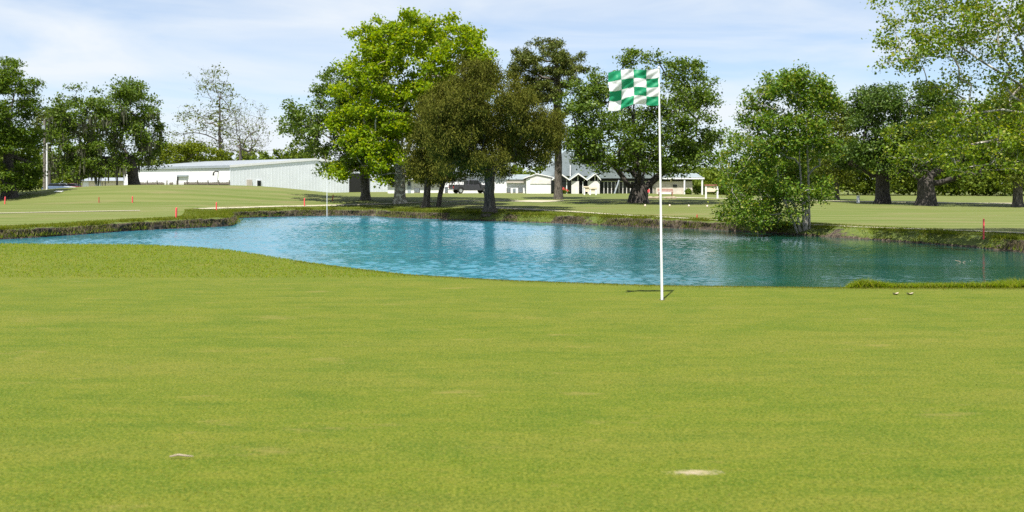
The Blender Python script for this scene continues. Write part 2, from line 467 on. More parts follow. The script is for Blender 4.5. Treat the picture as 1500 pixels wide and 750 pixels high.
M['blade'] = leaf_mat('grass_blade', [(0.1164, 0.1881, 0.0090), (0.1569, 0.2280, 0.0140), (0.1973, 0.2508, 0.0220), (.27, .25, .06)], .55, .7, .1)
M['blade_short'] = leaf_mat('short_grass_blade', [(.10, .14, .006), (.14, .17, .014), (.19, .19, .03), (.26, .23, .08)], .6, .8, .05)
M['lush'] = leaf_mat('lush_bank_blade', [(.075, .12, .008), (.11, .15, .012), (.145, .17, .02), (.20, .19, .05)], .5, .7, .1)
M['straw'] = leaf_mat('dry_grass_blade', [(0.0620, 0.0480, 0.0300), (0.1240, 0.0990, 0.0600), (0.1736, 0.1440, 0.0900), (.13, .15, .03)], .25, .7, .1)

def scatter_rect(n, x0, x1, y0, y1): return rng.uniform(x0, x1, n), rng.uniform(y0, y1, n)
def lift(X, Y): return np.stack([X, Y, land(X, Y)], -1)
# foreground of the green: cropped blades, thinning with distance
y = 2.6 + 7.4 * rng.uniform(0, 1, 70000) ** 1.7; x = y * rng.uniform(-.58, .58, len(y))
nz = vnoise(np.stack([x * 7, y * 7, 0 * x], -1)) * .6 + vnoise(np.stack([x * 1.3, y * 1.3, 0 * x + 5], -1)) * .4
keep = nz + rng.uniform(-.5, .5, len(x)) > .48
keep &= ~((np.abs(x - .70) < .085) & (np.abs(y - 3.91) < .035))
x, y = x[keep], y[keep]
blades('grass', lift(x, y), rng.uniform(.003, .007, len(x)), rng.uniform(.002, .004, len(x)), rng.uniform(.6, 1.6, len(x)), M['blade_short'])
# longer rough on the mound beyond the green's edge and along its back edge
x, y = scatter_rect(48000, -13, -.4, 12.05, 17.2)
k = (y < crestY(x) + .5) & (np.abs(x) < y * .62) & (rng.uniform(0, 1, len(x)) < smooth(-.4, -1.8, x))
x, y = x[k], y[k]
blades('grass', lift(x, y), rng.uniform(.012, .034, len(x)), rng.uniform(.005, .010, len(x)), rng.uniform(.5, 1.5, len(x)), M['blade'])
x = rng.uniform(-3, 8, 16000); y = crestY(x) + rng.normal(0, .12, len(x))
blades('grass', lift(x, y), rng.uniform(.004, .016, len(x)), rng.uniform(.004, .007, len(x)), rng.uniform(.2, .9, len(x)), M['blade_short'])
# tall tufts on the low tongue at the right of the back edge
x = 3.60 + 4.2 * rng.uniform(0, 1, 26000); y = crestY(x) + .05 + np.abs(rng.normal(0, .28, len(x)))
tall = 1.7 * (.045 + .05 * smooth(5.0, 5.7, x) + .02 * smooth(4.3, 3.8, x)) * (.45 + .9 * vnoise(np.stack([x * 2.2, y * 2.2, 0 * x], -1))) * smooth(3.55, 3.8, x)
hh = tall * rng.uniform(.5, 1.25, len(x)) + .012
blades('grass', lift(x, y), hh, rng.uniform(.005, .009, len(x)), rng.uniform(.3, 1.3, len(x)), M['blade'])
# far bank: lush and dry tufts hanging over the edge
n = 60000
i = rng.integers(0, len(BX), n); off = rng.normal(.60, .42, n)
tuft = vnoise(np.stack([BX[i] * .8, BY[i] * .8, 0 * off], -1))
k = (tuft + rng.uniform(-.2, .2, n) > .42); i, off, tuft = i[k], off[k], tuft[k]
px_, py_ = BX[i] + BNX[i] * off, BY[i] + BNY[i] * off
zb = np.where(off > .25, BTOP[i] - .02, -1.95 + (BTOP[i] + 1.95) * np.clip(off / .3 + .3, .1, .95))
hb = rng.uniform(.08, .26, len(i)) * (.5 + tuft)
blades('grass', np.stack([px_, py_, zb], -1), hb, rng.uniform(.02, .045, len(i)), rng.uniform(.2, 1.2, len(i)), M['lush'])
n = 16000
i = rng.integers(0, len(BX), n); i = i[(BERO[i] > .5)]
off = rng.uniform(-.08, .22, len(i)); zb = -1.85 + (BTOP[i] + 1.85) * rng.uniform(.3, 1.0, len(i))
V0 = np.stack([BX[i] + BNX[i] * off, BY[i] + BNY[i] * off, zb], -1)
blades('dry_grass', V0, -rng.uniform(.08, .30, len(i)), rng.uniform(.015, .04, len(i)), rng.uniform(.2, .9, len(i)), M['straw'])
# low rough further back from the bank
n = 50000
i = rng.integers(0, len(BX), n); off = rng.uniform(.6, 4.0, n)
px_, py_ = BX[i] + BNX[i] * off, BY[i] + BNY[i] * off
blades('grass', lift(px_, py_), rng.uniform(.03, .12, n), rng.uniform(.015, .035, n), rng.uniform(.2, 1.1, n), M['lush'])

# cart path
def path(pxs, width, name='cart_path'):
    C = np.array([ground_at(*p)[:2] for p in pxs]); d = np.concatenate([[0], np.cumsum(np.linalg.norm(np.diff(C, axis=0), axis=1))])
    q = np.arange(0, d[-1], .5); X = np.interp(q, d, C[:, 0]); Y = np.interp(q, d, C[:, 1])
    kk = np.ones(7) / 7; X = np.convolve(np.pad(X, 3, mode='edge'), kk, 'valid'); Y = np.convolve(np.pad(Y, 3, mode='edge'), kk, 'valid')
    tx, ty = np.gradient(X), np.gradient(Y); L = np.hypot(tx, ty); nx_, ny_ = -ty / L, tx / L
    rows = []
    for o in (-.5, -.25, 0, .25, .5):
        w = width * o * (1 + .25 * (vnoise(np.stack([q * .5, q * 0, q * 0 + o], -1)) - .5))
        x, y = X + nx_ * w, Y + ny_ * w; rows.append(np.stack([x, y, land(x, y) + .035], -1))
    V = np.stack(rows, 1); n, m = V.shape[:2]; i = np.arange(n * m).reshape(n, m)
    o = mesh_np(name, V.reshape(-1, 3), [np.stack([i[:-1, :-1], i[1:, :-1], i[1:, 1:], i[:-1, 1:]], -1).reshape(-1, 4)], M['concrete'])
    return tag(o, kind='structure')
path([(-80,315),(0,312.5),(100,310.5),(216,308.5)], .9)
path([(284,306),(320,304.8),(400,302.5),(500,300.5),(570,298.5),(640,296),(700,294.5),(770,293.5)], 1.0)
path([(1560,346),(1500,342),(1400,338),(1300,334.5),(1215,331),(1100,325),(1000,320),(935,316.5),(850,311),(790,307.5),(745,305.5),(700,303.5)], 1.05)
path([(1560,300),(1500,298.5),(1400,297.5),(1300,296),(1215,294.5),(1100,292),(985,289.5),(960,289)], 2.4)

path([(758,294.2),(785,294.8),(818,295.6)], 4.2, 'sandy_patch')

# ------------------------------------------------------------------ trees
def in_lobes(lobes, n):
    L = np.array(lobes, float); w = L[:, 2] * L[:, 3]; k = rng.choice(len(L), n, p=w / w.sum())
    r = np.sqrt(rng.uniform(0.04, 1, n)); a = rng.uniform(0, 2 * np.pi, n)
    return L[k, 0] + L[k, 2] * r * np.cos(a), L[k, 1] + L[k, 3] * r * np.sin(a)

def leaves_at(C, per, sig, flat, size, aspect, upb, cup=.12, droop=None):
    n = len(C) * per
    c = np.repeat(C, per, 0) + rng.normal(0, 1, (n, 3)) * sig * np.array([1, 1, flat])
    nrm = rng.normal(0, 1, (n, 3)); nrm /= np.linalg.norm(nrm, axis=1)[:, None]
    nrm[:, 2] += upb; nrm /= np.linalg.norm(nrm, axis=1)[:, None]
    a = rng.normal(0, 1, (n, 3))
    if droop is not None: a = a * .35 + np.array(droop)
    a -= nrm * (a * nrm).sum(1)[:, None]; a /= np.linalg.norm(a, axis=1)[:, None] + 1e-9
    b = np.cross(nrm, a)
    L = size * rng.uniform(.45, 1.45, n)[:, None]; W = L * aspect
    V = np.stack([c - a * L * .5, c + b * W * .5 + nrm * L * cup - a * L * .08, c + a * L * .5, c - b * W * .5 + nrm * L * cup - a * L * .08], 1)
    return V.reshape(-1, 3), np.arange(n * 4).reshape(n, 4)

class Skeleton:
    def __init__(s, trunk):
        s.p = [np.array(q, float) for q in trunk]; s.par = [-1] + list(range(len(trunk) - 1)); s.nt = len(trunk)
        s.att = [False] * len(trunk)
    def path(s, start, pts):
        cur = start
        for q in pts: s.p.append(np.array(q, float)); s.par.append(cur); s.att.append(True); cur = len(s.p) - 1
        return cur
    def attach(s, t, seg, up, jit):
        t = np.array(t, float); P = np.array(s.p); d = np.linalg.norm(P - t, axis=1)
        cost = d + .9 * np.maximum(0, P[:, 2] - t[2] + .15 * d) + np.where(s.att, 0, 1e6)
        k = int(np.argmin(cost)); L = d[k]
        if L < seg * .3: return
        m = max(2, int(math.ceil(L / seg))); a = s.p[k]; pts = []
        side = rng.normal(0, 1, 3); side[2] *= .4
        for j in range(1, m + 1):
            f = j / m
            q = a + (t - a) * f + np.array([0, 0, 1]) * up * L * 4 * f * (1 - f) * .25 + side * jit * L * math.sin(math.pi * f)
            if j < m: q = q + rng.normal(0, 1, 3) * jit * L / m * .5
            pts.append(q)
        s.path(k, pts)
    def mesh(s, r0, rtip, flare, minr=0):
        n = len(s.p); ch = [[] for _ in range(n)]
        for i, q in enumerate(s.par):
            if q >= 0: ch[q].append(i)
        r = np.zeros(n)
        for i in range(n - 1, -1, -1):
            r[i] = 1 if not ch[i] else sum(r[c] ** 2.2 for c in ch[i]) ** (1 / 2.2)
        g = math.log(r0 / rtip) / math.log(max(r[0], 1.5))
        r = rtip * r ** g
        z0 = s.p[0][2]; zt = s.p[s.nt - 1][2]
        for i in range(s.nt):
            hgt = s.p[i][2] - z0
            r[i] = max(r[i], r0 * .75 * (1 - (.88 * i / (s.nt - 1) if s.nt > 7 else 0))) * (1 + flare * math.exp(-max(hgt, 0) / (r0 * 1.5)))
        V, Q, base = [], [], 0
        done = [(0, -1)]
        while done:
            i, par = done.pop()
            chain = [] if par < 0 else [par]
            rr = [] if par < 0 else [min(r[par], r[i] * 1.25)]
            while True:
                chain.append(i); rr.append(r[i])
                if not ch[i]: break
                c = sorted(ch[i], key=lambda k: -r[k])
                for k in c[1:]: done.append((k, i))
                i = c[0]
            if len(chain) < 2 or max(rr) < minr: continue
            mx = max(rr); sides = 14 if mx > .3 else 8 if mx > .1 else 5 if mx > .04 else 3
            v, f = tube_np([s.p[k] for k in chain], rr, sides)
            if mx > .3:   # buttressed, lumpy old trunk
                cc = np.repeat(np.array([s.p[k] for k in chain]), sides, 0); dv = v - cc
                ang = np.arctan2(dv[:, 1], dv[:, 0]); hz = v[:, 2] - z0
                lump = 1 + .10 * np.sin(ang * 5 + hz * .4) * np.exp(-hz / 2.5) + .12 * (vnoise(np.stack([v[:, 0] * 1.4, v[:, 1] * 1.4, v[:, 2] * .6], -1)) - .5)
                v = cc + dv * lump[:, None]
            V.append(v); Q.append(f + base); base += len(v)
        return np.concatenate(V), np.concatenate(Q)

def make_tree(name, label, group, base, lobes, leaf, bark, *, trunk_r, fork, clumps=220, per=60, sig=.45, flat=.62, size=.28, aspect=.75, upb=.8,
              gap=.36, gscale=.5, depth=.9, rtip=.018, flare=.6, lean=(0, 0), limbs=(), stems=(), seg=.9, jit=.10, up=.35, droop=None,
              moss=0, dead=0, att_from=2.0, nT=7, cup=.12, xtra=None, shell=.55):
    """base (X,Y,Z) world; lobes are crown ellipses (px,py,rx,ry) of the photo, turned into metres at the tree's distance"""
    X0, Y0, Z0 = base; s = Y0 / F
    L = np.array([((px - 750) * s - X0, wz(py, Y0) - Z0, rx * s, ry * s) for px, py, rx, ry in lobes])
    xmin, xmax = (L[:, 0] - L[:, 2]).min(), (L[:, 0] + L[:, 2]).max(); xc, RX = (xmin + xmax) / 2, (xmax - xmin) / 2
    zmin, zmax = (L[:, 1] - L[:, 3]).min(), (L[:, 1] + L[:, 3]).max(); zc, RZ = (zmin + zmax) / 2, (zmax - zmin) / 2
    def dep(x, z): return depth * RX * np.sqrt(np.clip(1.08 - ((x - xc) / RX) ** 2 * .8 - np.clip((z - zc) / RZ, 0, 1) ** 2 * .6, .06, 1))
    def sample(n):
        out = np.zeros((0, 3))
        while len(out) < n:
            x, z = in_lobes(L, n * 2); u = rng.uniform(-1, 1, n * 2); u = np.sign(u) * np.abs(u) ** shell
            c = np.stack([x, u * dep(x, z), z], -1)
            g = vnoise(c * gscale + X0 * 3.1); out = np.concatenate([out, c[g > gap]])
        return out[:n]
    root = thing(name, label, 'tree', (X0, Y0, Z0), 0, group)
    # skeleton
    lx, ly = lean
    tr = [(lx * (k / (nT - 1)) ** 1.4 + .04 * trunk_r * random.uniform(-3, 3) * (k > 0), ly * (k / (nT - 1)) ** 1.4, fork * k / (nT - 1) - (.3 if k == 0 else 0)) for k in range(nT)]
    sk = Skeleton(tr)
    for k in range(nT): sk.att[k] = k >= nT - 2 or (k / (nT - 1)) > att_from
    for stp in stems:      # further stems from the ground: (px_top, py_top, dy)
        tx, tz = (stp[0] - 750) * s - X0, wz(stp[1], Y0) - Z0
        a = np.array([(.5 if tx > 0 else -.5) * trunk_r * 1.5, stp[2] * .05, -.2])
        if len(stp) > 3: a[0] = (stp[3] - 750) * s - X0
        b = np.array([tx, stp[2], tz])
        sk.path(0, [a + (b - a) * f + np.array([0, 0, 0]) + rng.normal(0, .018, 3) * np.linalg.norm(b - a) * (0 < f < 1) * .4 for f in (0.0, .15, .3, .5, .75, 1.0)])
    for lb in limbs:       # main limbs along photo points (px,py,dy)
        sk.path(nT - 1, [((px - 750) * s - X0, dy, wz(py, Y0) - Z0) for px, py, dy in lb])
    order = np.argsort(np.hypot(L[:, 0], L[:, 1] - fork))
    for k in order:
        sk.attach((L[k, 0], rng.uniform(-.45, .45) * dep(L[k, 0], L[k, 1]), L[k, 1] - L[k, 3] * .15), seg * 1.3, up, jit)
    C = sample(int(clumps * 1.1))
    o2 = np.argsort(np.linalg.norm(C - np.array([0, 0, fork]), axis=1))
    for k in o2: sk.attach(C[k], seg, up * .6, jit)
    if dead:
        D = sample(dead) * np.array([1.03, 1.0, 1.0])
        for k in np.argsort(np.linalg.norm(D - np.array([0, 0, fork]), axis=1)): sk.attach(D[k], seg, up * .3, jit * 1.2)
    V, Q = sk.mesh(trunk_r, rtip, flare)
    mesh_np('trunk', V, [Q], bark, root, True)
    # foliage: every clump end plus looser filling leaves
    V, Q = leaves_at(C, per, sig, flat, size, aspect, upb, cup, droop)
    mesh_np('crown', V, [Q], leaf, root)
    if moss:
        lo = C[C[:, 2] < zc + RZ * .35]; lo = lo[rng.integers(0, len(lo), moss)]
        k = 8; c = np.repeat(lo, k, 0) + rng.normal(0, .28, (moss * k, 3)); n = len(c)
        ln = rng.uniform(.6, 1.9, n); a = rng.uniform(0, np.pi, n); w = rng.uniform(.05, .14, n)
        sd_ = np.stack([np.cos(a), np.sin(a), 0 * a], -1) * w[:, None]
        dn = np.stack([rng.normal(0, .06, n), rng.normal(0, .06, n), -ln], -1)
        VV = np.stack([c - sd_ * .4, c + sd_ * .4, c + sd_ + dn * .45, c - sd_ + dn * .45, c + dn], 1).reshape(-1, 3)
        i = np.arange(n)[:, None] * 5
        mesh_np('hanging_moss', VV, [i + np.array([[0, 1, 2, 3]]), i + np.array([[3, 2, 4]])], M['moss'], root)
    return root

M['oak'] = leaf_mat('oak_leaf', [(0.045, 0.083, 0.009), (0.074, 0.130, 0.013), (0.103, 0.162, 0.018), (0.140, 0.185, 0.031)], .30, .45, .35)
M['oak_dark'] = leaf_mat('dark_oak_leaf', [(0.029, 0.062, 0.009), (0.051, 0.097, 0.013), (0.073, 0.125, 0.017), (0.099, 0.143, 0.024)], .26, .45, .4)
M['syc'] = leaf_mat('sycamore_leaf', [(0.1118, 0.1938, 0.0060), (0.1720, 0.2652, 0.0080), (0.2150, 0.3060, 0.0120), (.30, .33, .02)], .5, .55, .2)
M['syc_far'] = leaf_mat('young_sycamore_leaf', [(0.0765, 0.1350, 0.0080), (0.1215, 0.1944, 0.0100), (0.1710, 0.2430, 0.0140), (.26, .26, .03)], .4, .45, .4)
M['cedar'] = leaf_mat('cedar_spray', [(0.0540, 0.0655, 0.0110), (0.0870, 0.0969, 0.0151), (0.1170, 0.1225, 0.0179), (.10, .10, .018)], .22, .8, .08)
M['pine'] = leaf_mat('pine_needle', [(0.0562, 0.0840, 0.0132), (0.0900, 0.1224, 0.0198), (0.1250, 0.1500, 0.0264), (.13, .125, .035)], .2, .5, .3)
M['cypress'] = leaf_mat('cypress_spray', [(0.044, 0.083, 0.009), (0.068, 0.123, 0.011), (0.097, 0.154, 0.015), (0.127, 0.171, 0.022)], .3, .6, .2)
M['maple'] = leaf_mat('bank_tree_leaf', [(0.0504, 0.1058, 0.0110), (0.0784, 0.1495, 0.0154), (0.1064, 0.1898, 0.0176), (0.1512, 0.2300, 0.0242), (.22, .22, .03)], .35, .5, .3)
M['lime'] = leaf_mat('lime_shrub_leaf', [(0.092, 0.138, 0.009), (0.138, 0.178, 0.011), (0.172, 0.207, 0.017)], .35, .5, .3)
M['yellowgreen'] = leaf_mat('yellow_green_leaf', [(0.075, 0.106, 0.013), (0.112, 0.144, 0.018), (0.150, 0.175, 0.025)], .35, .5, .3)
M['wood_leaf'] = leaf_mat('far_wood_leaf', [(.05, .085, .010), (.085, .13, .015), (.12, .165, .018), (.15, .19, .022)], .3, .6, .2)
M['moss'] = leaf_mat('hanging_moss_strand', [(.10, .105, .07), (.14, .14, .095), (.18, .175, .13)], .3, .9, .05)
M['bark'] = bark_mat('grey_bark', (.030, .026, .021), (.20, .175, .145))
M['bark_dark'] = bark_mat('dark_oak_bark', (.016, .013, .011), (.105, .090, .075))
M['bark_cedar'] = bark_mat('cedar_bark', (.018, .014, .012), (.150, .124, .100), .8)
M['bark_pale'] = bark_mat('pale_sycamore_bark', (.13, .11, .085), (.42, .38, .32), 1, (.62, .58, .50))
M['bark_white'] = bark_mat('pale_grey_bark', (.22, .20, .18), (.55, .52, .48), 1.4)

def at(px, py): return ground_at(px, py)
def at_y(px, Y): X = wx(px, Y); return (X, Y, gz(X, Y))
OAKS = 'trees around the fairway'

make_tree('cypress_tree', 'feathery green cypress cut by the left edge, dark trunk behind a red stake', OAKS, at(14, 290),
  [(2,112,30,26),(20,122,26,14),(12,150,36,20),(-15,150,45,50),(15,185,40,24),(-20,220,55,45),(12,215,36,20),(18,245,26,18),(0,262,36,18),(42,238,9,12),(32,200,16,14),(28,268,18,12)],
  M['cypress'], M['bark_dark'], trunk_r=.55, fork=9.5, att_from=.45, nT=9, clumps=400, per=90, sig=.42, flat=.5, size=.28, aspect=.5, upb=.6, gap=.40, depth=.9, lean=(-.2, 0), up=-.1, flare=.9)
make_tree('live_oak_tree', 'moss-hung live oak on the hillock before the white metal warehouse', OAKS, at_y(197, 133),
  [(150,138,42,14),(187,132,24,14),(185,155,40,24),(118,165,34,22),(205,178,32,24),(105,198,28,30),(150,192,50,32),(217,198,20,18),(130,228,36,18),(180,220,40,20),(95,232,20,22),(205,230,20,16),(118,250,22,12),(165,240,26,12)],
  M['oak'], M['bark_dark'], trunk_r=.62, fork=3.6, clumps=380, per=82, sig=.46, size=.27, gap=.40, depth=.75, lean=(-.5, 0), moss=200,
  limbs=[[(190,232,.5),(175,215,1),(150,195,1.5)],[(205,225,-.5),(215,205,-1)],[(180,238,-1),(150,230,-2),(120,220,-2)]])
make_tree('tall_sparse_tree', 'tall thin-leaved tree with bare twiggy top behind the warehouse roof', OAKS, at_y(322, 196),
  [(303,118,20,22),(318,115,16,20),(322,150,26,26),(300,178,34,20),(272,195,22,16),(285,165,18,14),(340,175,24,22),(330,205,36,18),(262,215,16,10)],
  M['yellowgreen'], M['bark'], trunk_r=.30, fork=17.5, att_from=.35, nT=14, clumps=190, per=13, sig=.5, size=.34, gap=.3, dead=1000, rtip=.011, seg=1.0, up=.5, jit=.06)
make_tree('bare_tree', 'nearly leafless rounded tree of grey twigs behind the warehouse ridge', OAKS, at_y(352, 190),
  [(352,175,24,30),(368,172,24,28),(378,195,18,24),(350,205,30,20),(372,215,22,14)],
  M['yellowgreen'], M['bark'], trunk_r=.27, fork=8, att_from=.4, nT=9, clumps=110, per=8, sig=.5, size=.28, gap=.3, dead=1100, rtip=.010, seg=.9, up=.5, jit=.06, limbs=[[(362,222,1),(372,212,1),(384,212,1)]])
make_tree('shrub_tree', 'low lime-green bushy tree between the warehouse roof and the utility pole', OAKS, at_y(268, 192),
  [(255,224,24,13),(285,224,28,14),(240,230,14,9),(310,228,20,10),(270,218,18,10)],
  M['lime'], M['bark'], trunk_r=.25, fork=2.0, clumps=120, per=60, sig=.5, size=.34, gap=.32, depth=.5)
make_tree('live_oak_tree', 'dark broad oak overhanging the right end of the metal warehouse', OAKS, at(535, 293),
  [(428,172,22,18),(455,162,28,20),(485,122,22,17),(500,112,20,12),(470,180,30,20),(492,150,26,20),(440,195,20,10),(470,205,30,20),(505,190,34,36),(445,220,16,7),(505,230,36,26),(480,238,20,16),(540,200,40,50),(555,150,50,50),(425,190,8,6)],
  M['oak'], M['bark'], trunk_r=.46, fork=4.2, clumps=330, per=80, sig=.43, size=.26, gap=.46, depth=.7, lean=(-.3, .4),
  limbs=[[(520,235,.5),(500,215,1),(470,195,1.2),(445,185,1)],[(535,215,0),(515,170,.5),(495,135,.5)]])
make_tree('sycamore_tree', 'tallest tree, bright lime-green sycamore beside the dark cedars', OAKS, at(586, 298),
  [(560,52,40,22),(610,48,46,22),(660,58,40,26),(690,85,30,26),(540,92,40,30),(600,105,66,46),(670,120,55,40),(528,145,36,26),(600,165,66,36),(525,185,34,20),(548,205,40,26),(600,215,50,34),(535,240,40,18),(512,250,24,12),(500,263,14,7),(560,256,34,10),(596,258,22,10),(690,60,18,14)],
  M['syc'], M['bark_pale'], trunk_r=.54, fork=5.0, clumps=600, per=95, sig=.42, size=.27, aspect=.95, upb=.6, gap=.34, depth=.8, up=.5,
  limbs=[[(586,240,0),(580,200,.5),(570,140,1),(562,80,.5)],[(592,230,.5),(610,180,1),(630,110,.6),(640,60,0)]])
make_tree('cedar_tree', 'twin-trunked dark olive cedar between the sycamore and the trunk by the water', OAKS, at(624, 304),
  [(645,160,34,22),(625,195,26,24),(618,215,22,22),(650,210,45,40),(630,248,30,18),(668,150,40,35),(680,190,50,50),(615,240,16,20),(650,255,40,12)],
  M['cedar'], M['bark_cedar'], trunk_r=.44, fork=3.2, clumps=380, per=130, sig=.36, flat=.8, size=.24, aspect=.36, rtip=.01, upb=.1, gap=.36, depth=.75, stems=[(655,240,.6,640)], lean=(.25, 0), droop=(0, 0, 1.0), up=.2, flare=.5)
make_tree('cedar_tree', 'broad dark olive cedar with flared trunk nearest the far bank', OAKS, at(717, 312),
  [(690,112,32,20),(712,108,24,14),(722,135,50,26),(680,150,46,30),(700,175,70,36),(755,175,48,30),(792,185,34,20),(705,215,70,28),(770,215,46,22),(808,200,20,16),(720,245,40,12),(665,235,45,20),(785,228,24,16),(660,190,36,34),(760,150,24,18)],
  M['cedar'], M['bark_cedar'], trunk_r=.43, fork=3.3, clumps=700, per=140, sig=.33, flat=.8, size=.22, aspect=.36, rtip=.01, upb=.1, gap=.36, depth=.78, droop=(0, 0, 1.0), up=.25, flare=1.0)
make_tree('pine_tree', 'tall pine with clustered needle tufts and straight trunk behind the cedar', OAKS, at(818, 292),
  [(800,68,26,9),(770,82,18,9),(832,86,24,9),(800,88,34,10),(762,100,14,7),(828,104,22,8),(851,102,9,6),(795,112,30,8),(756,108,10,8),(778,126,26,8),(830,122,16,6),(800,140,24,9),(770,145,18,8)],
  M['pine'], M['bark'], trunk_r=.42, fork=18.0, att_from=.62, nT=14, clumps=360, per=80, sig=.26, flat=.65, size=.27, aspect=.36, upb=.3, gap=.34, gscale=.75, depth=.8, lean=(-.2, 0), up=.3, flare=.5, rtip=.018)
make_tree('live_oak_tree', 'great spreading live oak with forked trunk right behind the checkered flag', OAKS, at(935, 297),
  [(930,95,30,14),(965,100,34,16),(900,112,34,18),(1000,112,24,16),(1022,135,28,20),(860,128,34,18),(838,150,24,18),(1035,155,20,14),(842,178,34,26),(900,150,56,36),(970,150,56,36),(1018,190,34,24),(850,208,34,20),(900,210,58,30),(965,210,56,30),(885,240,34,12),(930,240,36,12),(1028,225,24,22),(985,246,32,14),(1045,200,14,16),(860,232,24,10)],
  M['oak'], M['bark_dark'], trunk_r=.74, fork=1.7, clumps=600, per=84, sig=.40, size=.235, gap=.46, gscale=.5, depth=.75, flare=.7, seg=1.0, jit=.12,
  limbs=[[(921,272,.3),(910,255,.5),(899,240,.8),(880,222,1.2),(862,200,1.5)],[(935,268,-.5),(936,245,-.8),(930,215,-1),(925,170,-1),(930,120,-.6)],[(947,274,.2),(958,264,.4),(968,256,.6),(985,240,1),(1010,205,1.2)],[(942,262,1),(955,230,2),(975,180,2.5)]])
make_tree('bank_tree', 'multi-stemmed pale-trunked tree leaning over the pond\'s right bank', OAKS, at(1180, 341),
  [(1140,116,14,9),(1165,112,16,10),(1120,130,16,10),(1195,125,18,12),(1205,145,16,16),(1150,138,40,18),(1110,150,14,8),(1185,160,30,20),(1135,170,40,18),(1098,180,10,6),(1150,195,46,22),(1080,205,18,10),(1195,200,24,22),(1110,215,30,14),(1062,226,12,7),(1150,228,50,22),(1085,245,30,12),(1060,252,12,8),(1140,258,56,20),(1195,240,24,18),(1075,272,22,9),(1195,272,26,16),(1120,286,46,16),(1165,290,36,14),(1208,285,14,8),(1085,302,26,11),(1128,312,36,14),(1068,318,16,8),(1100,325,26,8),(1150,318,22,10),(1225,272,10,5),(1048,240,7,4)],
  M['maple'], M['bark_white'], trunk_r=.16, fork=1.4, clumps=580, per=62, sig=.26, flat=.75, size=.175, aspect=.62, upb=.75, gap=.43, gscale=.8, depth=.75, rtip=.008, flare=.4, seg=.5,
  stems=[(1158,262,.4,1174),(1146,292,-.5,1170),(1172,210,.2,1178),(1184,170,.3,1186)], lean=(.1, 0))
make_tree('yellow_green_tree', 'small yellowish-green tree half hidden behind the multi-stemmed bank tree', OAKS, at(1226, 293),
  [(1225,172,24,18),(1240,165,16,12),(1238,205,22,26),(1215,235,30,20),(1240,245,20,18),(1205,200,24,26),(1222,262,26,10)],
  M['yellowgreen'], M['bark'], trunk_r=.28, fork=3.0, clumps=200, per=60, sig=.42, size=.27, gap=.38, depth=.8)
make_tree('live_oak_tree', 'dense dark green live oak with thick trunk before the far wood', OAKS, at(1293, 298),
  [(1290,142,30,16),(1335,138,34,14),(1262,165,30,22),(1310,172,56,36),(1360,150,26,16),(1265,205,36,24),(1320,215,54,28),(1375,170,24,22),(1285,235,44,14),(1250,225,16,14)],
  M['oak_dark'], M['bark_dark'], trunk_r=.66, fork=3.0, clumps=420, per=86, sig=.44, size=.25, gap=.42, depth=.8, flare=.5,
  limbs=[[(1280,258,.4),(1262,245,.6),(1248,240,.8)],[(1305,262,.4),(1322,252,.6),(1345,245,.8)],[(1292,240,-.5),(1292,205,-1)]])
make_tree('live_oak_tree', 'oak with heavy black trunk and low limbs reaching right over the fairway', OAKS, at(1357, 301),
  [(1350,245,30,10),(1420,222,46,22),(1395,200,56,32),(1455,205,44,32),(1340,225,30,14),(1460,170,44,30),(1400,250,26,8)],
  M['oak'], M['bark_dark'], trunk_r=.72, fork=2.2, clumps=300, per=46, sig=.46, size=.28, gap=.42, depth=.75, flare=.8,
  limbs=[[(1345,262,.3),(1335,252,.5),(1320,250,.7)],[(1372,268,-.3),(1392,262,-.8),(1415,252,-1)],[(1365,256,.2),(1385,245,.2),(1412,235,.2)],[(1355,250,-.5),(1350,225,-1)]])
make_tree('oak_tree', 'grey-trunked oak at the right edge, last trunk on the fairway', OAKS, at(1492, 303),
  [(1490,225,34,34),(1510,190,44,40),(1482,258,18,12),(1530,240,30,30),(1500,150,40,30)],
  M['yellowgreen'], M['bark'], trunk_r=.42, fork=3.5, clumps=240, per=50, sig=.45, size=.28, gap=.40, depth=.8)
make_tree('sycamore_tree', 'airy young sycamore entering at the upper right with pale reaching limbs', OAKS, at_y(1590, 50),
  [(1292,8,22,8),(1330,14,34,12),(1370,22,40,22),(1425,26,46,32),(1312,44,22,7),(1350,52,34,10),(1395,58,42,20),(1305,62,18,6),(1335,82,30,8),(1296,92,16,7),(1318,88,20,6),(1375,92,22,8),(1440,72,36,26),(1405,112,16,8),(1382,120,10,5),(1480,35,24,36),(1540,40,50,60),(1570,-60,110,70),(1420,-50,90,50),
   (1445,118,38,20),(1490,135,34,36),(1400,172,46,20),(1365,192,34,15),(1445,175,50,26),(1345,226,30,11),(1480,205,44,30),(1395,215,46,14),(1388,245,36,9),(1430,240,40,10),(1335,245,14,6),(1560,180,70,80),(1640,80,90,90),(1360,250,30,6)],
  M['syc_far'], M['bark_pale'], trunk_r=.33, fork=3.6, clumps=1200, per=46, sig=.25, flat=.7, size=.135, aspect=.85, upb=.5, gap=.45, gscale=1.0, depth=.6, rtip=.006, seg=.7, up=.15, jit=.08, shell=.8,
  limbs=[[(1580,190,0),(1540,150,.3),(1490,115,.5),(1450,90,.6),(1420,68,.7),(1395,50,.8)],[(1570,200,.4),(1520,200,1),(1470,205,1.2),(1430,212,1.4),(1390,228,1.5)],[(1588,160,0),(1570,80,0),(1540,0,.4)],[(1560,140,-.5),(1500,110,-1),(1470,60,-1.2),(1455,20,-1.3)],[(1560,195,-.8),(1500,172,-1.5),(1440,165,-2),(1400,170,-2)]])
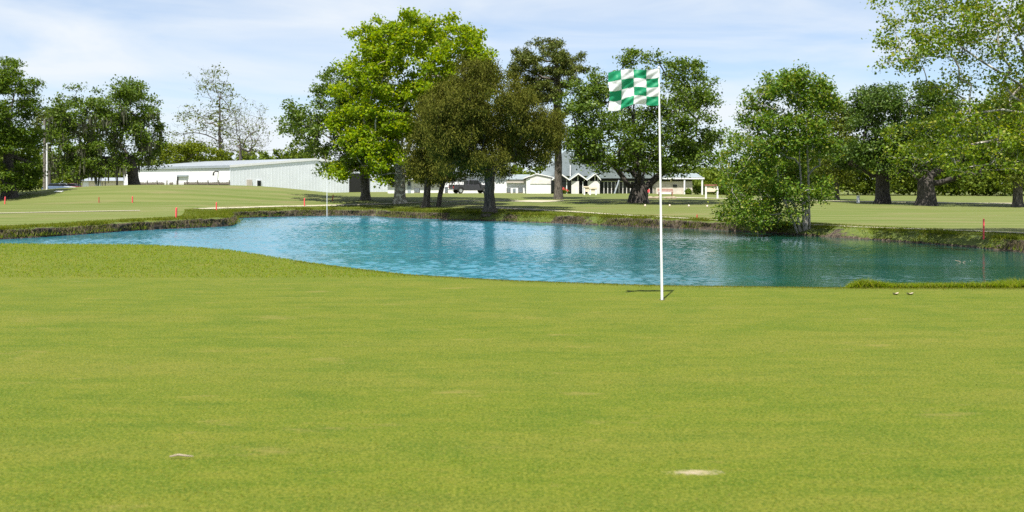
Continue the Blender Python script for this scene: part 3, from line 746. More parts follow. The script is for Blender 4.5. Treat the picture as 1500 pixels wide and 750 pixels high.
make_tree('pine_tree', 'hazy brownish pine behind the light pole between cypress and mossy oak', OAKS, at_y(72, 190),
  [(72,172,14,12),(90,168,16,10),(60,185,10,10),(82,190,18,14),(70,205,14,10)],
  M['pine'], M['bark'], trunk_r=.35, fork=9, clumps=120, per=60, sig=.45, size=.45, aspect=.4, gap=.33, depth=.8, upb=.1, rtip=.03)

# far wood and shrubbery masses ---------------------------------------------------
def wood(name, tops, Y0, Y1, per, size, mat, seed):
    """tops: list of (px, top_py) of the wood's skyline; crowns of mixed height fill down to the ground"""
    C = []; tp = np.array(tops, float)
    n = int((tp[-1, 0] - tp[0, 0]) / 7)
    V, Q, b = [], [], 0; tv = MB()
    for k in range(n):
        px = tp[0, 0] + (k + rng.uniform(0, 1)) * (tp[-1, 0] - tp[0, 0]) / n
        row = rng.uniform(0, 1); Y = Y0 + (Y1 - Y0) * row; X = wx(px, Y); g = gz(X, Y)
        top = wz(np.interp(px, tp[:, 0], tp[:, 1]), (Y0 + Y1) / 2) * (.55 + .45 * row) * rng.uniform(.8, 1.06)
        Hh = max(top - g, 2.2); rx = rng.uniform(.32, .5) * Hh ** .8 + .8
        m = int(per * (.4 + Hh / 12))
        c = rng.normal(0, 1, (m, 3)); c /= np.linalg.norm(c, axis=1)[:, None]; c *= rng.uniform(.55, 1, m)[:, None]
        c = np.array([X, Y, g + Hh * .5]) + c * np.array([rx, rx, Hh * .5])
        c = c[vnoise(c * .6) > .34]
        v, q = leaves_at(c, 26, .5, .7, size, .75, .4); V.append(v); Q.append(q + b); b += len(v)
    o = mesh_np(name, np.concatenate(V), [np.concatenate(Q)], mat)
    return tag(o, kind='stuff')
wood('far_wood', [(1040,240),(1090,225),(1140,200),(1200,190),(1260,185),(1320,190),(1400,195),(1480,190),(1560,180),(1640,180)], 152, 178, 44, .46, M['wood_leaf'], 1)
wood('far_wood', [(-60,195),(20,190),(60,195),(120,208),(200,212),(300,208),(380,196),(420,192),(470,194)], 225, 270, 30, .7, M['wood_leaf'], 2)
wood('far_wood', [(440,222),(560,230),(700,232),(860,236),(960,236),(1060,232)], 205, 235, 30, .6, M['wood_leaf'], 3)

# ------------------------------------------------------------------ golf flag and stakes
pin = ground_at(970, 440); PX, PY_, PZ = pin
ps = PY_ / F
fl = thing('golf_flagstick', 'white flagstick with green and white checkered flag at the back of the green', 'flagstick', pin)
topx, topz = (965 - 970) * ps, 340 * ps
MB().tube([(0, 0, -.1), (topx * .5, 0, topz * .5), (topx, 0, topz)], [.0125, .0100, .0075], 12).build('pole', M['pole_white'], fl, True)
MB().tube([(topx, 0, topz), (topx, 0, topz + .012)], [.012, .008], 10).build('finial', M['pole_white'], fl, True)
nu, nv = 49, 37
U, Vv = np.meshgrid(np.linspace(0, 1, nu), np.linspace(0, 1, nv))
fx = topx + (.0 - U * 75 + 2.5 * Vv * U + 1.5 * np.sin(Vv * 5) * U) * ps
ztop = -(1 + 4.6 * U + 1.6 * np.sin(U * 7.5)); zbot = -(55 + 4.6 * U - 3.0 * np.sin(U * 5.2) + 2.0 * np.sin(U * 9))
fz = topz + (ztop * Vv + zbot * (1 - Vv)) * ps
fy = (.030 * np.sin(U * 11 + Vv * 2.0) + .016 * np.sin(U * 19 - Vv * 6) + .012 * np.sin(U * 6 + Vv * 9)) * (U ** .7) + .004 * np.sin(Vv * 30 + U * 22) - .02 * U \
    + .010 * np.abs(np.sin(U * 7 + Vv * 5.5)) ** .6 * U - .008 * np.abs(np.sin(U * 4.2 - Vv * 7 + 1)) ** .7 + .018 * (vnoise(np.stack([U * 7, Vv * 5, U * 0], -1)) - .5) * np.minimum(1, U * 6)
fi = np.arange(nu * nv).reshape(nv, nu)
FQ = np.stack([fi[:-1, :-1], fi[:-1, 1:], fi[1:, 1:], fi[1:, :-1]], -1).reshape(-1, 4)
t = NT('checkered_flag_cloth')
uvn = t.node('ShaderNodeUVMap'); uvn.uv_map = 'uv'
mp = t.node('ShaderNodeMapping'); mp.inputs['Location'].default_value = (.0001, .0001, .0005); t.link(uvn.outputs[0], mp.inputs[0])
ck = t.node('ShaderNodeTexChecker'); ck.inputs['Scale'].default_value = 4
ck.inputs['Color2'].default_value = (.0, .285, .125, 1); ck.inputs['Color1'].default_value = (.80, .80, .82, 1)
t.link(mp.outputs[0], ck.inputs['Vector']); t.link(ck.outputs['Color'], t.b.inputs['Base Color']); t.b.inputs['Roughness'].default_value = .55
t.b.inputs['Sheen Weight'].default_value = .2
tr = t.node('ShaderNodeBsdfTranslucent'); t.link(ck.outputs['Color'], tr.inputs['Color'])
mx = t.node('ShaderNodeMixShader'); mx.inputs[0].default_value = .35
t.link(t.b.outputs[0], mx.inputs[1]); t.link(tr.outputs[0], mx.inputs[2]); t.link(mx.outputs[0], t.out.inputs['Surface'])
wv = t.noise(t.coord(), 60, 4, .6); t.bump(wv, .35, .006)
flag = mesh_np('flag', np.stack([fx, fy, fz], -1).reshape(-1, 3), [FQ], t.m, fl, True)
uv = flag.data.uv_layers.new(name='uv'); lv = FQ.ravel()
uv.data.foreach_set('uv', np.stack([U.ravel()[lv], Vv.ravel()[lv]], -1).astype(np.float32).ravel())
MB().tube([(0, 0, -.08), (0, 0, .0015)], [.030, .030], 24).build('hole_cup', M['dark'], fl)

def stake(px, py, h_px, label, mat='red', lean=0, w=.055, name='marker_stake'):
    X, Y, Z = ground_at(px, py); h = h_px * Y / F
    o = thing(name, label, 'stake', (X, Y, Z), random.uniform(-.4, .4), 'red hazard stakes round the pond'); o.rotation_euler[1] = lean
    w *= .75; m = MB(); m.box(-w, w, -w, w, -.2, h - .05); m.prism([(-w, h - .05), (w, h - .05), (0, h)], -w, w)
    m.build('post', M[mat], o, bevel=.008)
    return o
stake(7, 299, 11, 'red stake in front of the cypress trunk at the left edge', lean=.06, w=.06)
stake(145, 297, 8.5, 'short faded red stake on the hillock slope left of the mossy oak trunk', 'rust', w=.055)
stake(194, 297, 9.5, 'red stake on the hillock slope directly below the mossy oak trunk', w=.06)
stake(258, 320, 16, 'tallest left-hand red stake at the top of the eroded bank', w=.065, lean=.03)
stake(317, 308, 12, 'red stake beside the pale path near the pond\'s inner corner', w=.06)
stake(446, 302, 12, 'red stake by the path below the sunlit end of the metal wall', 'red', w=.065)
stake(487, 294.5, 9.5, 'brownish leaning stake in front of the warehouse\'s shaded end', 'rust', lean=.12, w=.07)
stake(1441, 347, 27, 'bright red stake on the grassy bank at the right edge', w=.05)
stake(1021, 321, 7, 'short dull red stake on the bank left of the multi-stemmed tree', 'rust', w=.06)

# white pole in the water by the far bank
Y = F * (EYE - WATER) / (316.5 - HZ); X = wx(479, Y)
o = thing('marker_pole', 'thin tall white pole standing in the pond at the far bank', 'pole', (X, Y, WATER))
MB().tube([(0, 0, -1), (0, 0, 62 * Y / F)], [.034, .026], 8).build('pole', M['pole_white'], o, True)
MB().tube([(0, 0, 62 * Y / F), (0, 0, 62 * Y / F + .06)], [.03, .012], 8).build('cap', M['pole_white'], o, True)

# white markers on the far fairway
for px, py in [(945,303),(981,303),(1009,303.5),(1036,304)]:
    X, Y, Z = ground_at(px, py)
    m = MB()
    m.tube([(0, 0, -.05), (0, 0, .03), (0, 0, .10), (0, 0, .17), (0, 0, .21), (0, 0, .225)], [.03, .06, .09, .085, .05, .01], 12)
    o = m.build('tee_marker', M['cream'], None, True); o.location = (X, Y, Z)
    tag(o, 'small round white tee marker on the mown fairway before the great oak', 'tee marker', 'white tee markers in a row')
# small red flag of the far practice green
X, Y, Z = ground_at(948, 287); sc_ = Y / F
o = thing('practice_flag', 'tiny red flag at the right of the great oak trunk', 'flag', (X, Y, Z))
MB().tube([(0, 0, -.1), (0, 0, 10 * sc_)], .02, 6).build('pole', M['wood'], o)
MB().prism([(.02, 5 * sc_), (.28, 5.3 * sc_), (.30, 9.6 * sc_), (.02, 9.8 * sc_)], -.012, .012).build('flag', M['red'], o)

# low timber edging and red-brown bench by the pavilion
X, Y, Z = ground_at(975, 286.5)
o = thing('garden_bench', 'low red-brown slatted bench on the lawn before the pavilion', 'bench', (X, Y, Z))
m = MB()
for k in range(4): m.box(-.95, .95, -.25 + k * .14, -.14 + k * .14, .40, .45)
m.build('seat', M['redwood'], o)
m = MB()
for k in range(3): m.box(-.95, .95, .30, .34, .50 + k * .12, .59 + k * .12)
m.build('backrest', M['redwood'], o)
for sx in (-.8, .8):
    for sy in (-.2, .24): MB().box(sx - .05, sx + .05, sy - .04, sy + .04, 0, .40).build('leg', M['redwood'], o)

def sign_board(px0, px1, py_top, py_mid, py_base, label, roof):
    X0, Y, Z = ground_at((px0 + px1) / 2, py_base); s = Y / F
    w = (px1 - px0) * s / 2; h = (py_base - py_top) * s; hm = (py_base - py_mid) * s
    o = thing('sign_board', label, 'sign', (X0, Y, Z))
    MB().box(-w + .12, w - .12, -.03, .03, hm, h - .1).build('panel', M['cream'], o)
    for sx in (-1, 1): MB().box(sx * w - .09, sx * w + .09, -.08, .08, -.2, h).build('post', M['white'], o)
    MB().box(-w - .15, w + .15, -.12, .12, h - .1 + .003, h + .06).build('top_rail', M['redwood'] if roof else M['cream'], o)
    return o
sign_board(1034, 1051, 271, 281, 291, 'tall two-legged cream board with red top rail left of the bank tree', True)
sign_board(856, 864, 273.5, 281, 285.5, 'narrow cream board left of its wider twin before the clubhouse porch', False)
sign_board(864.5, 873, 275.5, 282, 285.5, 'wider cream board on white legs before the clubhouse porch', False)
# white post with pale sapling on the right fairway
X, Y, Z = ground_at(1257, 297.5); s = Y / F
o = thing('marker_post', 'short white post on the far path left of the thick oak trunk', 'post', (X, Y, Z))
MB().box(-.13, .13, -.13, .13, -.2, 10.0 * s).build('post', M['white'], o, bevel=.015)
MB().box(-.16, .16, -.16, .16, 10.0 * s + .002, 10.0 * s + .06).build('cap', M['white'], o, bevel=.015)

# low stones edging the practice green
for px, w in [(953, .5), (962, .4), (980, .5), (987, .35)]:
    X, Y, Z = ground_at(px, 291); bm = bmesh.new(); bmesh.ops.create_icosphere(bm, subdivisions=3, radius=1)
    for q in bm.verts:
        f = .75 + .5 * float(vnoise(np.array(q.co) * 1.7 + px)); q.co = Vector((q.co.x * w * f, q.co.y * .3 * f, q.co.z * .2 * f + .05))
    me = bpy.data.meshes.new('edging_stone'); bm.to_mesh(me); bm.free(); me.materials.append(M['twig'])
    me.polygons.foreach_set('use_smooth', [True] * len(me.polygons))
    o = bpy.data.objects.new('edging_stone', me); COL.objects.link(o); o.location = (X, Y, Z)
    tag(o, 'low brown stone in the row behind the great oak beside the flagstick', 'stone', 'stones edging the practice green')

# dead branches breaking the water surface at the right
for px, py, n_, sc_, lab in [(1410, 384, 7, 1.0, 'largest cluster of bleached dead twigs rising from the pond by the right stake'), (1391, 383, 4, .7, 'small bleached twig left of the bigger one in the water'), (1428, 382, 4, .7, 'short dead twig in the water nearest the red stake')]:
    Y = F * (EYE - WATER) / (py - HZ); X = wx(px, Y); m = MB()
    for k in range(n_):
        a = random.uniform(0, 6.28); l = random.uniform(.15, .34) * sc_; e = random.uniform(.2, 1.0)
        p0 = np.array([random.uniform(-.15, .15), random.uniform(-.1, .1), -.15]); d = np.array([math.cos(a), math.sin(a) * .5, e]); p1 = p0 + d * l * .6; p2 = p1 + np.array([d[0] * 1.2, d[1], d[2] * .3]) * l * .5
        m.tube([p0, p1, p2], [.022, .016, .008], 5)
    o = m.build('dead_branch', M['twig']); o.location = (X, Y, WATER); tag(o, lab, 'branch')

# debris on the green
X, Y, Z = ground_at(265, 676)
o = MB().tube([(-.045, 0, .006), (-.012, .004, .012), (.02, -.002, .010), (.048, .003, .006)], [.003, .0045, .004, .002], 7).build('fallen_twig', M['twig'], None, True); o.location = (X, Y, Z + .004)
tag(o, 'short pale twig lying on the green in the lower left', 'twig')
for px, lab in [(1312, 'curled whitish leaf on the back of the green nearer the flagstick'), (1333, 'second whitish leaf on the back of the green, further right')]:
    X, Y, Z = ground_at(px, 432.5)
    n = 9; u = np.linspace(-1, 1, n); VV = []
    for q in u: wd = .018 * (1 - q * q) ** .6; VV += [(q * .036, -wd, .012 + .012 * q * q + .008), (q * .036, 0, .006 + .01 * q * q), (q * .036, wd, .014 + .01 * q * q + .006)]
    i = np.arange(n * 3).reshape(n, 3); Q = np.stack([i[:-1, :-1], i[1:, :-1], i[1:, 1:], i[:-1, 1:]], -1).reshape(-1, 4)
    o = mesh_np('fallen_leaf', VV, [Q], M['dry_leaf'], None, True); o.location = (X, Y, Z - .006); o.rotation_euler = (0, 0, random.uniform(-.4, .4))
    tag(o, lab, 'leaf')

# ------------------------------------------------------------------ white metal warehouse
CX, CY, CZ = -41.3, 150.0, -0.2
WR = math.atan2(.743, .669); GXW, GYW = .669, .743; W, LW, HE, HP = 31.0, 31.6, 3.9, 5.2
def tg(px): u = (px - 750) / F; return (CY * u - CX) / (GXW - GYW * u)      # along the gable wall
def tl(px): u = (px - 750) / F; return (CX - CY * u) / (GYW + GXW * u)      # along the long wall
wh = thing('warehouse', 'long white corrugated metal warehouse with low grey gable roof behind the hillock', 'warehouse', (CX, CY, CZ), WR)
def rz_(x): return HE + (HP - HE) * (1 - abs(x - W / 2) / (W / 2))
m = MB(); m.prism([(0, -.6), (W, -.6), (W, HE), (W / 2, HP), (0, HE)], 0, .2)
x = .45
while x < W - .3:
    h = rz_(x) - .12; m.box(x - .05, x + .05, -.014, -.001, -.6, h); x += .62
m.build('front_wall', M['metal'], wh)
MB().box(.002, .2, .203, LW, -.6, HE - .02).build('side_wall', M['white'], wh)
MB().box(W - .2, W - .002, .203, LW, -.6, HE - .02).build('side_wall', M['metal'], wh)
MB().prism([(0, -.6), (W, -.6), (W, HE), (W / 2, HP), (0, HE)], LW + .003, LW + .2).build('back_wall', M['metal'], wh)
o_ = .08; sl = (HP - HE) / (W / 2)
MB().prism([(-o_, HE + .02 - o_ * sl), (W / 2, HP + .02), (W + o_, HE + .02 - o_ * sl), (W + o_, HE + .2 - o_ * sl), (W / 2, HP + .2), (-o_, HE + .2 - o_ * sl)], -.06, LW + .5).build('roof', M['roof_grey'], wh)
m = MB()
m.prism([(-o_ - .01, HE - .12 - o_ * sl), (W / 2, HP - .12), (W + o_, HE - .12 - o_ * sl), (W + o_, HE + .22 - o_ * sl), (W / 2, HP + .22), (-o_ - .01, HE + .22 - o_ * sl)], -.10, -.063)
m.build('gable_trim', M['white'], wh)
MB().box(-o_ - .09, -o_ - .003, -.04, LW + .4, HE - .18, HE + .06).build('gutter', M['trim'], wh)
a0, a1 = tg(361), tg(369)
MB().box(a0, a1, -.10, -.055, -.3, 2.0).build('door', M['tan'], wh)
a0, a1 = tg(375.5), tg(382.5)
wn = MB().box(a0, a1, -.10, -.055, .05, 1.95).build('window', M['white'], wh)
MB().box(a0 + .1, a1 - .1, -.12, -.103, .15, .95).build('pane', M['glass'], wn); MB().box(a0 + .1, a1 - .1, -.12, -.103, 1.05, 1.85).build('pane', M['glass'], wn)
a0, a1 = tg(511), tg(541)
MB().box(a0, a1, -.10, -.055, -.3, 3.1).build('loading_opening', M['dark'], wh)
b1, b0 = tl(262), tl(277)
dr = MB().box(-.06, -.003, b0, b1, -.4, 2.9).build('overhead_door', M['white'], wh)
MB().box(-.3, -.063, b0, b1, 2.5, 2.75).build('lintel', M['trim'], dr)
MB().box(-.22, -.063, b1 + .02, b1 + .2, -.4, 2.75).build('downpipe', M['dark'], wh)
b = tl(320)
lp = MB().tube([(-.02, b, 3.2), (-.5, b, 3.25), (-.75, b + .1, 3.0), (-.78, b + .12, 2.6)], [.09, .09, .11, .15], 8).build('wall_vent', M['dark'], wh)

# weathered picket fence in front of the warehouse
FA, FB = (wx(337, 143), 143.0), (wx(203, 152), 152.0); FL = math.hypot(FB[0] - FA[0], FB[1] - FA[1])
fe = thing('picket_fence', 'weathered grey picket fence along the warehouse\'s long white wall', 'fence', (FA[0], FA[1], gz(*FA)), math.atan2(FB[1] - FA[1], FB[0] - FA[0]))
hg = 1.4 - gz(*FA)
for xa, xb in ((0, 8.9), (11.2, 11.9), (13.0, FL)):
    m = MB(); x = xa
    while x < xb: m.box(x, x + .145, -.02, .02, -.3, hg + random.uniform(-.05, .04)); x += .15
    m.build('picket_panel', M['wood'], fe)
for zz in (.4, hg - .3): MB().box(0, FL, .023, .08, zz, zz + .09).build('rail', M['wood'], fe)
k = 0
while k * 2.05 < FL: MB().box(k * 2.05 - .06, k * 2.05 + .06, .083, .20, -.3, hg + .28).build('post', M['wood'], fe); k += 1

# ------------------------------------------------------------------ clubhouse
CYY = 140.0; OX = wx(800, CYY); S = CYY / F
club = thing('clubhouse', 'long low white clubhouse with blue-grey roof and three folded gables over dark glass', 'clubhouse', (OX, CYY, -.22))
def lx(px, dy=0): return wx(px, CYY + dy) - OX
def lz(py, dy=0): return wz(py, CYY + dy) + .22
def part(name, mat, px0, px1, py0, py1, y0, y1, parent=None, **kw):
    return MB().box(lx(px0, y0), lx(px1, y0), y0, y1, lz(py1, y0) if py1 is not None else -.5, lz(py0, y0)).build(name, M[mat], parent or club, **kw)
# text wing
part('wall', 'white', 648, 747, 257, None, 7, 18)
MB().prism_x([(6.6, lz(256.6, 7)), (6.6, lz(255.2, 7)), (13, lz(244, 7)), (18.4, lz(252, 7)), (18.4, lz(256.6, 7))], lx(640, 7), lx(748, 7)).build('roof', M['roof_blue'], club)
def letters(body, px, py, size, sx):
    c = bpy.data.curves.new('lettering', 'FONT'); c.body = body; c.size = size; c.shear = .35; c.extrude = .02
    c.materials.append(M['letter']); o = bpy.data.objects.new('lettering', c); COL.objects.link(o); o.parent = club
    bpy.context.view_layer.update(); me = bpy.data.meshes.new_from_object(o.evaluated_get(bpy.context.evaluated_depsgraph_get())); bpy.data.objects.remove(o)
    o = bpy.data.objects.new('lettering', me); COL.objects.link(o); o.parent = club; o.location = (lx(px, 7), 6.96, lz(py, 7)); o.rotation_euler = (math.pi / 2, 0, 0); o.scale = (sx, 1, 1)
letters('Bo', 701, 267.5, 1.0, .8); letters('Oaks', 724.5, 268, 1.05, .62)
# lower wing with overhang
part('wall', 'white', 744, 774, 266.5, None, 3.5, 12)
part('fascia', 'tan', 742, 776, 263.6, 267.6, 3.2, 3.49)
MB().prism_x([(3.1, lz(263.4, 3)), (3.1, lz(262.4, 3)), (8, lz(255, 3)), (12.4, lz(259, 3)), (12.4, lz(263.4, 3))], lx(741, 3), lx(777, 3)).build('roof', M['roof_blue'], club)
# gabled white wing
x0, x1, xp = lx(771, 1), lx(808, 1), lx(786, 1)
MB().prism([(x0, -.5), (x1, -.5), (x1, lz(260.5, 1)), (xp, lz(255.8, 1)), (x0, lz(262, 1))], 1.0, 10).build('wall', M['white'], club)
MB().prism([(xp - .9, lz(269.3, 1)), (x1 - .02, lz(269.3, 1)), (x1 - .02, lz(261, 1)), (xp, lz(257, 1)), (xp - .9, lz(258.5, 1))], .94, .997).build('block_panel', M['block'], club)
MB().prism([(x0 - .4, lz(262, 1)), (xp, lz(255.3, 1)), (x1 + .3, lz(260.5, 1)), (x1 + .3, lz(259.2, 1)), (xp, lz(253.8, 1)), (x0 - .4, lz(260.8, 1))], .82, 10.3).build('gable_trim', M['white'], club)
# central folded-gable front
e0 = 806; gables = [(808, 821, 834), (834, 847, 860), (860, 872, 880)]
part('dark_wall', 'dark', 807, 880, 262, None, .45, .6)
zz = lz(264.5); zp = lz(255.5)
for a_, p_, b_ in gables:
    g = MB().prism([(lx(a_), zz), (lx(p_), zp), (lx(b_), zz), (lx(b_), zz + .16), (lx(p_), zp + .2), (lx(a_), zz + .16)], -.32, 5.5).build('gable_roof', M['white'], club)
    MB().prism([(lx(a_), zz + .165), (lx(p_), zp + .205), (lx(b_), zz + .165), (lx(b_), zz + .21), (lx(p_), zp + .27), (lx(a_), zz + .21)], -.29, 5.4).build('roof_sheet', M['roof_blue'], g)
    w_ = MB().prism([(lx(a_ + 1.5), lz(264.9)), (lx(b_ - 1.5), lz(264.9)), (lx(b_ - 2), lz(263.6)), (lx(p_), lz(256.9)), (lx(a_ + 2), lz(263.6))], .2, .3).build('gable_window', M['glass'], club)
    for q in (p_ - .4, b_ - 4, a_ + 3.2): MB().box(lx(q) - .05, lx(q) + .05, .12, .197, lz(265), lz(256.6 + abs(q - p_) * .62) - .06).build('mullion', M['white'], w_)
for p0, p1 in [(837, 848), (861, 878.5)]: part('block_pier', 'block', p0, p1, 265.4, None, 0, .44)
part('header_beam', 'white', 807, 880, 264.7, 265.7, -.05, .43) if False else None
for p0, p1 in [(807, 813), (823, 829.5), (831, 836.5), (848.4, 853.3), (854.6, 860.5)]:
    part('window', 'glass', p0, p1, 266, 281, .25, .3)
for q in (822, 830.2, 853.9): MB().box(lx(q) - .06, lx(q) + .06, .1, .24, -.3, lz(265.7)).build('mullion', M['white'], club)
# tall roof behind the folded front
MB().prism([(lx(790, 10), lz(258, 10)), (lx(826, 10), lz(222, 10)), (lx(905, 10), lz(258, 10))], 6, 20).build('tall_roof', M['roof_blue'], club)
MB().box(lx(838.3), lx(839.3), 5.6, 5.98, lz(258), lz(240)).build('flue', M['white'], club)
# glazed porch
part('header', 'dark', 880, 962, 261.4, 265.2, 1.2, 1.5)
pg = part('porch_glass', 'glass', 880, 962, 265.6, None, 1.6, 1.66)
for q in np.arange(880.5, 962, 5.6): MB().box(lx(q) - .05, lx(q) + .05, 1.45, 1.597, -.3, lz(265.4)).build('mullion', M['block'], pg)
MB().box(lx(880), lx(962), 1.40, 1.448, lz(266), lz(265.3)).build('head_rail', M['white'], pg)
MB().prism([(lx(876, 2), lz(261.2, 2)), (lx(966, 2), lz(261.2, 2)), (lx(950, 2), lz(248, 2)), (lx(888, 2), lz(243, 2))], .9, 12).build('roof', M['roof_blue'], club)
MB().tube([(lx(901), .8, 0), (lx(908), 1.0, lz(264))], .11, 6).build('brace', M['trim'], club)
# wall-mounted units
def ac(px0, px1, py0, Y, label, mat='ac', base=284.5):
    X0, X1 = wx(px0, Y), wx(px1, Y); h = wz(py0, Y) - wz(base, Y); w = (X1 - X0) / 2; z = gz((X0 + X1) / 2, Y)
    o = thing('air_conditioner', label, 'air conditioner', ((X0 + X1) / 2, Y, z), 0, 'outdoor units along the clubhouse wall')
    MB().box(-w, w, -.35, .35, .08, h).build('cabinet', M[mat], o, bevel=.02)
    m = MB()
    for k in range(7): m.box(-w + .06, w - .06, -.375, -.352, .16 + k * (h - .25) / 7, .16 + (k + .45) * (h - .25) / 7)
    m.build('grille', M['trim'], o)
    MB().box(-w - .05, w + .05, -.4, .4, -.15, .077).build('base', M['concrete'], o)
ac(742, 748, 276.7, 142.3, 'black outdoor unit, first of three at the white wing\'s lower wall')
ac(751, 755.5, 277, 142.3, 'slim pale outdoor unit between two black ones', 'trim')
ac(759, 766, 276, 142.3, 'biggest black outdoor unit, right end of the three')
ac(607, 615, 276.5, 150.5, 'dark outdoor unit by the small annex door, seen between trunks')
ac(652, 656, 275, 145.6, 'narrow dark outdoor unit behind the parked pickup\'s tail')

# annex at the left
AY = 152.0; ax = wx(620, AY)
an = thing('annex', 'low pale block annex with flat white roof seen between the sycamore and cedar trunks', 'building', (ax, AY, -.2))
def AX(px): return wx(px, AY) - ax
def AZ(py): return wz(py, AY) + .2
MB().box(AX(568), AX(648), 0, 8, -.5, AZ(263.5)).build('wall', M['block'], an)
MB().box(AX(565), AX(650), -.7, 8.5, AZ(263.5) + .003, AZ(260.5)).build('roof', M['white'], an)
MB().box(AX(568), AX(648), -.05, -.003, -.4, AZ(276.5)).build('plinth', M['white'], an)
d = MB().box(AX(597), AX(602), -.10, -.053, -.3, AZ(265)).build('door', M['trim'], an)
MB().box(AX(597.6), AX(601.4), -.12, -.103, AZ(272), AZ(265.8)).build('pane', M['glass'], d)
MB().box(AX(573), AX(578.5), -.06, -.003, AZ(274), AZ(265.5)).build('window', M['glass'], an)
MB().box(AX(605.5), AX(608), -.25, -.003, AZ(266.6), AZ(264.2)).build('wall_lamp', M['cream'], an)

# pavilion at the right
PYY = 138.0; pxo = wx(995, PYY)
pv = thing('pavilion', 'tan block pavilion with flat white overhanging roof on slender columns, right of the flagstick', 'pavilion', (pxo, PYY, gz(pxo, PYY)))
pz0 = gz(pxo, PYY)
def VX(px): return wx(px, PYY) - pxo
def VZ(py): return wz(py, PYY) - pz0
MB().box(VX(962), VX(1015), .5, 8, -.5, VZ(265.5)).build('wall', M['tan'], pv)
MB().box(VX(964), VX(985), 0.43, .497, -.4, VZ(278.5)).build('plinth', M['white'], pv)
MB().box(VX(968), VX(1014), 0.44, .497, VZ(265.4), VZ(262.8)).build('clerestory', M['dark'], pv)
for q in (983.5,): MB().box(VX(q) - .1, VX(q) + .1, 0.36, .437, VZ(266), VZ(262.5)).build('beam_end', M['cream'], pv)
MB().box(VX(986.5), VX(992.5), 0.44, .497, VZ(274), VZ(270.4)).build('window', M['glass'], pv)
MB().box(VX(960), VX(1032), .02, 8.6, VZ(262.4), VZ(260)).build('roof', M['white'], pv)
MB().prism_x([(0, VZ(259.9)), (5, VZ(253)), (8.4, VZ(259.9))], VX(962), VX(1030)).build('ridge_roof', M['roof_blue'], pv)
for q in (1003, 1029): MB().tube([(VX(q), .2, -.4), (VX(q), .2, VZ(262.5))], .12, 10).build('column', M['white'], pv, True)
for k, (px, Y, hh, lab) in enumerate([(1021, 139.5, 1.3, 'round green shrub between the pavilion columns'), (1035, 141, 1.7, 'taller shrub right of the pavilion\'s outer column'), (1008, 138.2, .7, 'small dark shrub behind the pavilion\'s inner column')]):
    X = wx(px, Y); z = gz(X, Y)
    o = thing('shrub', lab, 'shrub', (X, Y, z), 0, 'shrubs by the pavilion')
    c = rng.normal(0, 1, (60, 3)); c /= np.linalg.norm(c, axis=1)[:, None]; c = c * rng.uniform(.5, 1, 60)[:, None] * hh * .5 + np.array([0, 0, hh * .5])
    v, q = leaves_at(c, 14, .14, .8, .16, .7, .4); mesh_np('crown', v, [q], M['lime'] if k == 1 else M['maple'], o)
    MB().tube([(0, 0, -.1), (.03, 0, hh * .6)], [.04, .015], 6).build('trunk', M['bark'], o)
X, Y, Z = ground_at(827, 284)
o = thing('flower_clump', 'small clump of red flowers beside the pine trunk before the porch', 'flowers', (X, Y, Z))
c = rng.normal(0, .22, (40, 3)); c[:, 2] = np.abs(c[:, 2]) + .2
v, q = leaves_at(c, 6, .08, .8, .14, .7, .4); mesh_np('foliage', v, [q], M['maple'], o)
v, q = leaves_at(c[:22] + np.array([0, -.1, .2]), 4, .06, .8, .13, .8, .4); mesh_np('blossom', v, [q], M['red'], o)

# shed far left, posts, poles, wires
SY = 172.0; sx_ = wx(150, SY)
sh = thing('shed', 'low cream shed with pale roof beyond the hillock, under the mossy oak', 'shed', (sx_, SY, -.2))
MB().box(wx(120, SY) - sx_, wx(181, SY) - sx_, 0, 7, -.5, wz(265, SY) + .2).build('wall', M['cream'], sh)
MB().prism_x([(-.5, wz(265, SY) + .203), (3.5, wz(260, SY) + .2), (7.5, wz(265, SY) + .203)], wx(118, SY) - sx_, wx(183, SY) - sx_).build('roof', M['roof_grey'], sh)
MB().box(wx(140, SY) - sx_, wx(148, SY) - sx_, -.06, -.003, -.3, wz(266, SY) + .2).build('door', M['white'], sh)
MB().box(wx(122, SY) - sx_, wx(130, SY) - sx_, -.06, -.003, -.3, wz(265.4, SY) + .2).build('door', M['white'], sh)

X, Y, Z = at_y(171.5, 140); 
o = thing('timber_post', 'plain timber post between the cream shed and the warehouse corner', 'post', (X, Y, Z))
MB().tube([(0, 0, -.3), (0, 0, wz(249, Y) - Z)], [.14, .12], 10).build('post', M['wood'], o, True)
MB().box(-.2, .2, -.03, .03, wz(253, Y) - Z, wz(251.5, Y) - Z).build('bracket', M['trim'], o)

X, Y, Z = at_y(68.7, 119)
o = thing('light_pole', 'slender white metal light pole by the leftmost cypress', 'light pole', (X, Y, Z))
h = wz(210, Y) - Z
MB().tube([(0, 0, -.3), (0, 0, h)], [.11, .08], 12).build('pole', M['pole_white'], o, True)
MB().tube([(0, 0, h - .1), (.1, -.05, h + .02), (.2, -.1, h)], [.05, .05, .05], 6).build('arm', M['pole_white'], o)
MB().box(.1, .42, -.2, .02, h - .07, h + .07).build('lamp_head', M['trim'], o, bevel=.02)
Y = 121.5; X = wx(65.2, Y); Z = gz(X, Y)
o = thing('utility_pole', 'brown timber pole right behind the white light pole', 'utility pole', (X, Y, Z))
MB().tube([(0, 0, -.3), (0, 0, wz(176, Y) - Z)], [.19, .13], 10).build('pole', M['wood'], o, True)
MB().box(-.16, .16, -.32, -.2, wz(190, Y) - Z, wz(184, Y) - Z).build('junction_box', M['trim'], o)
PLY = 208.0
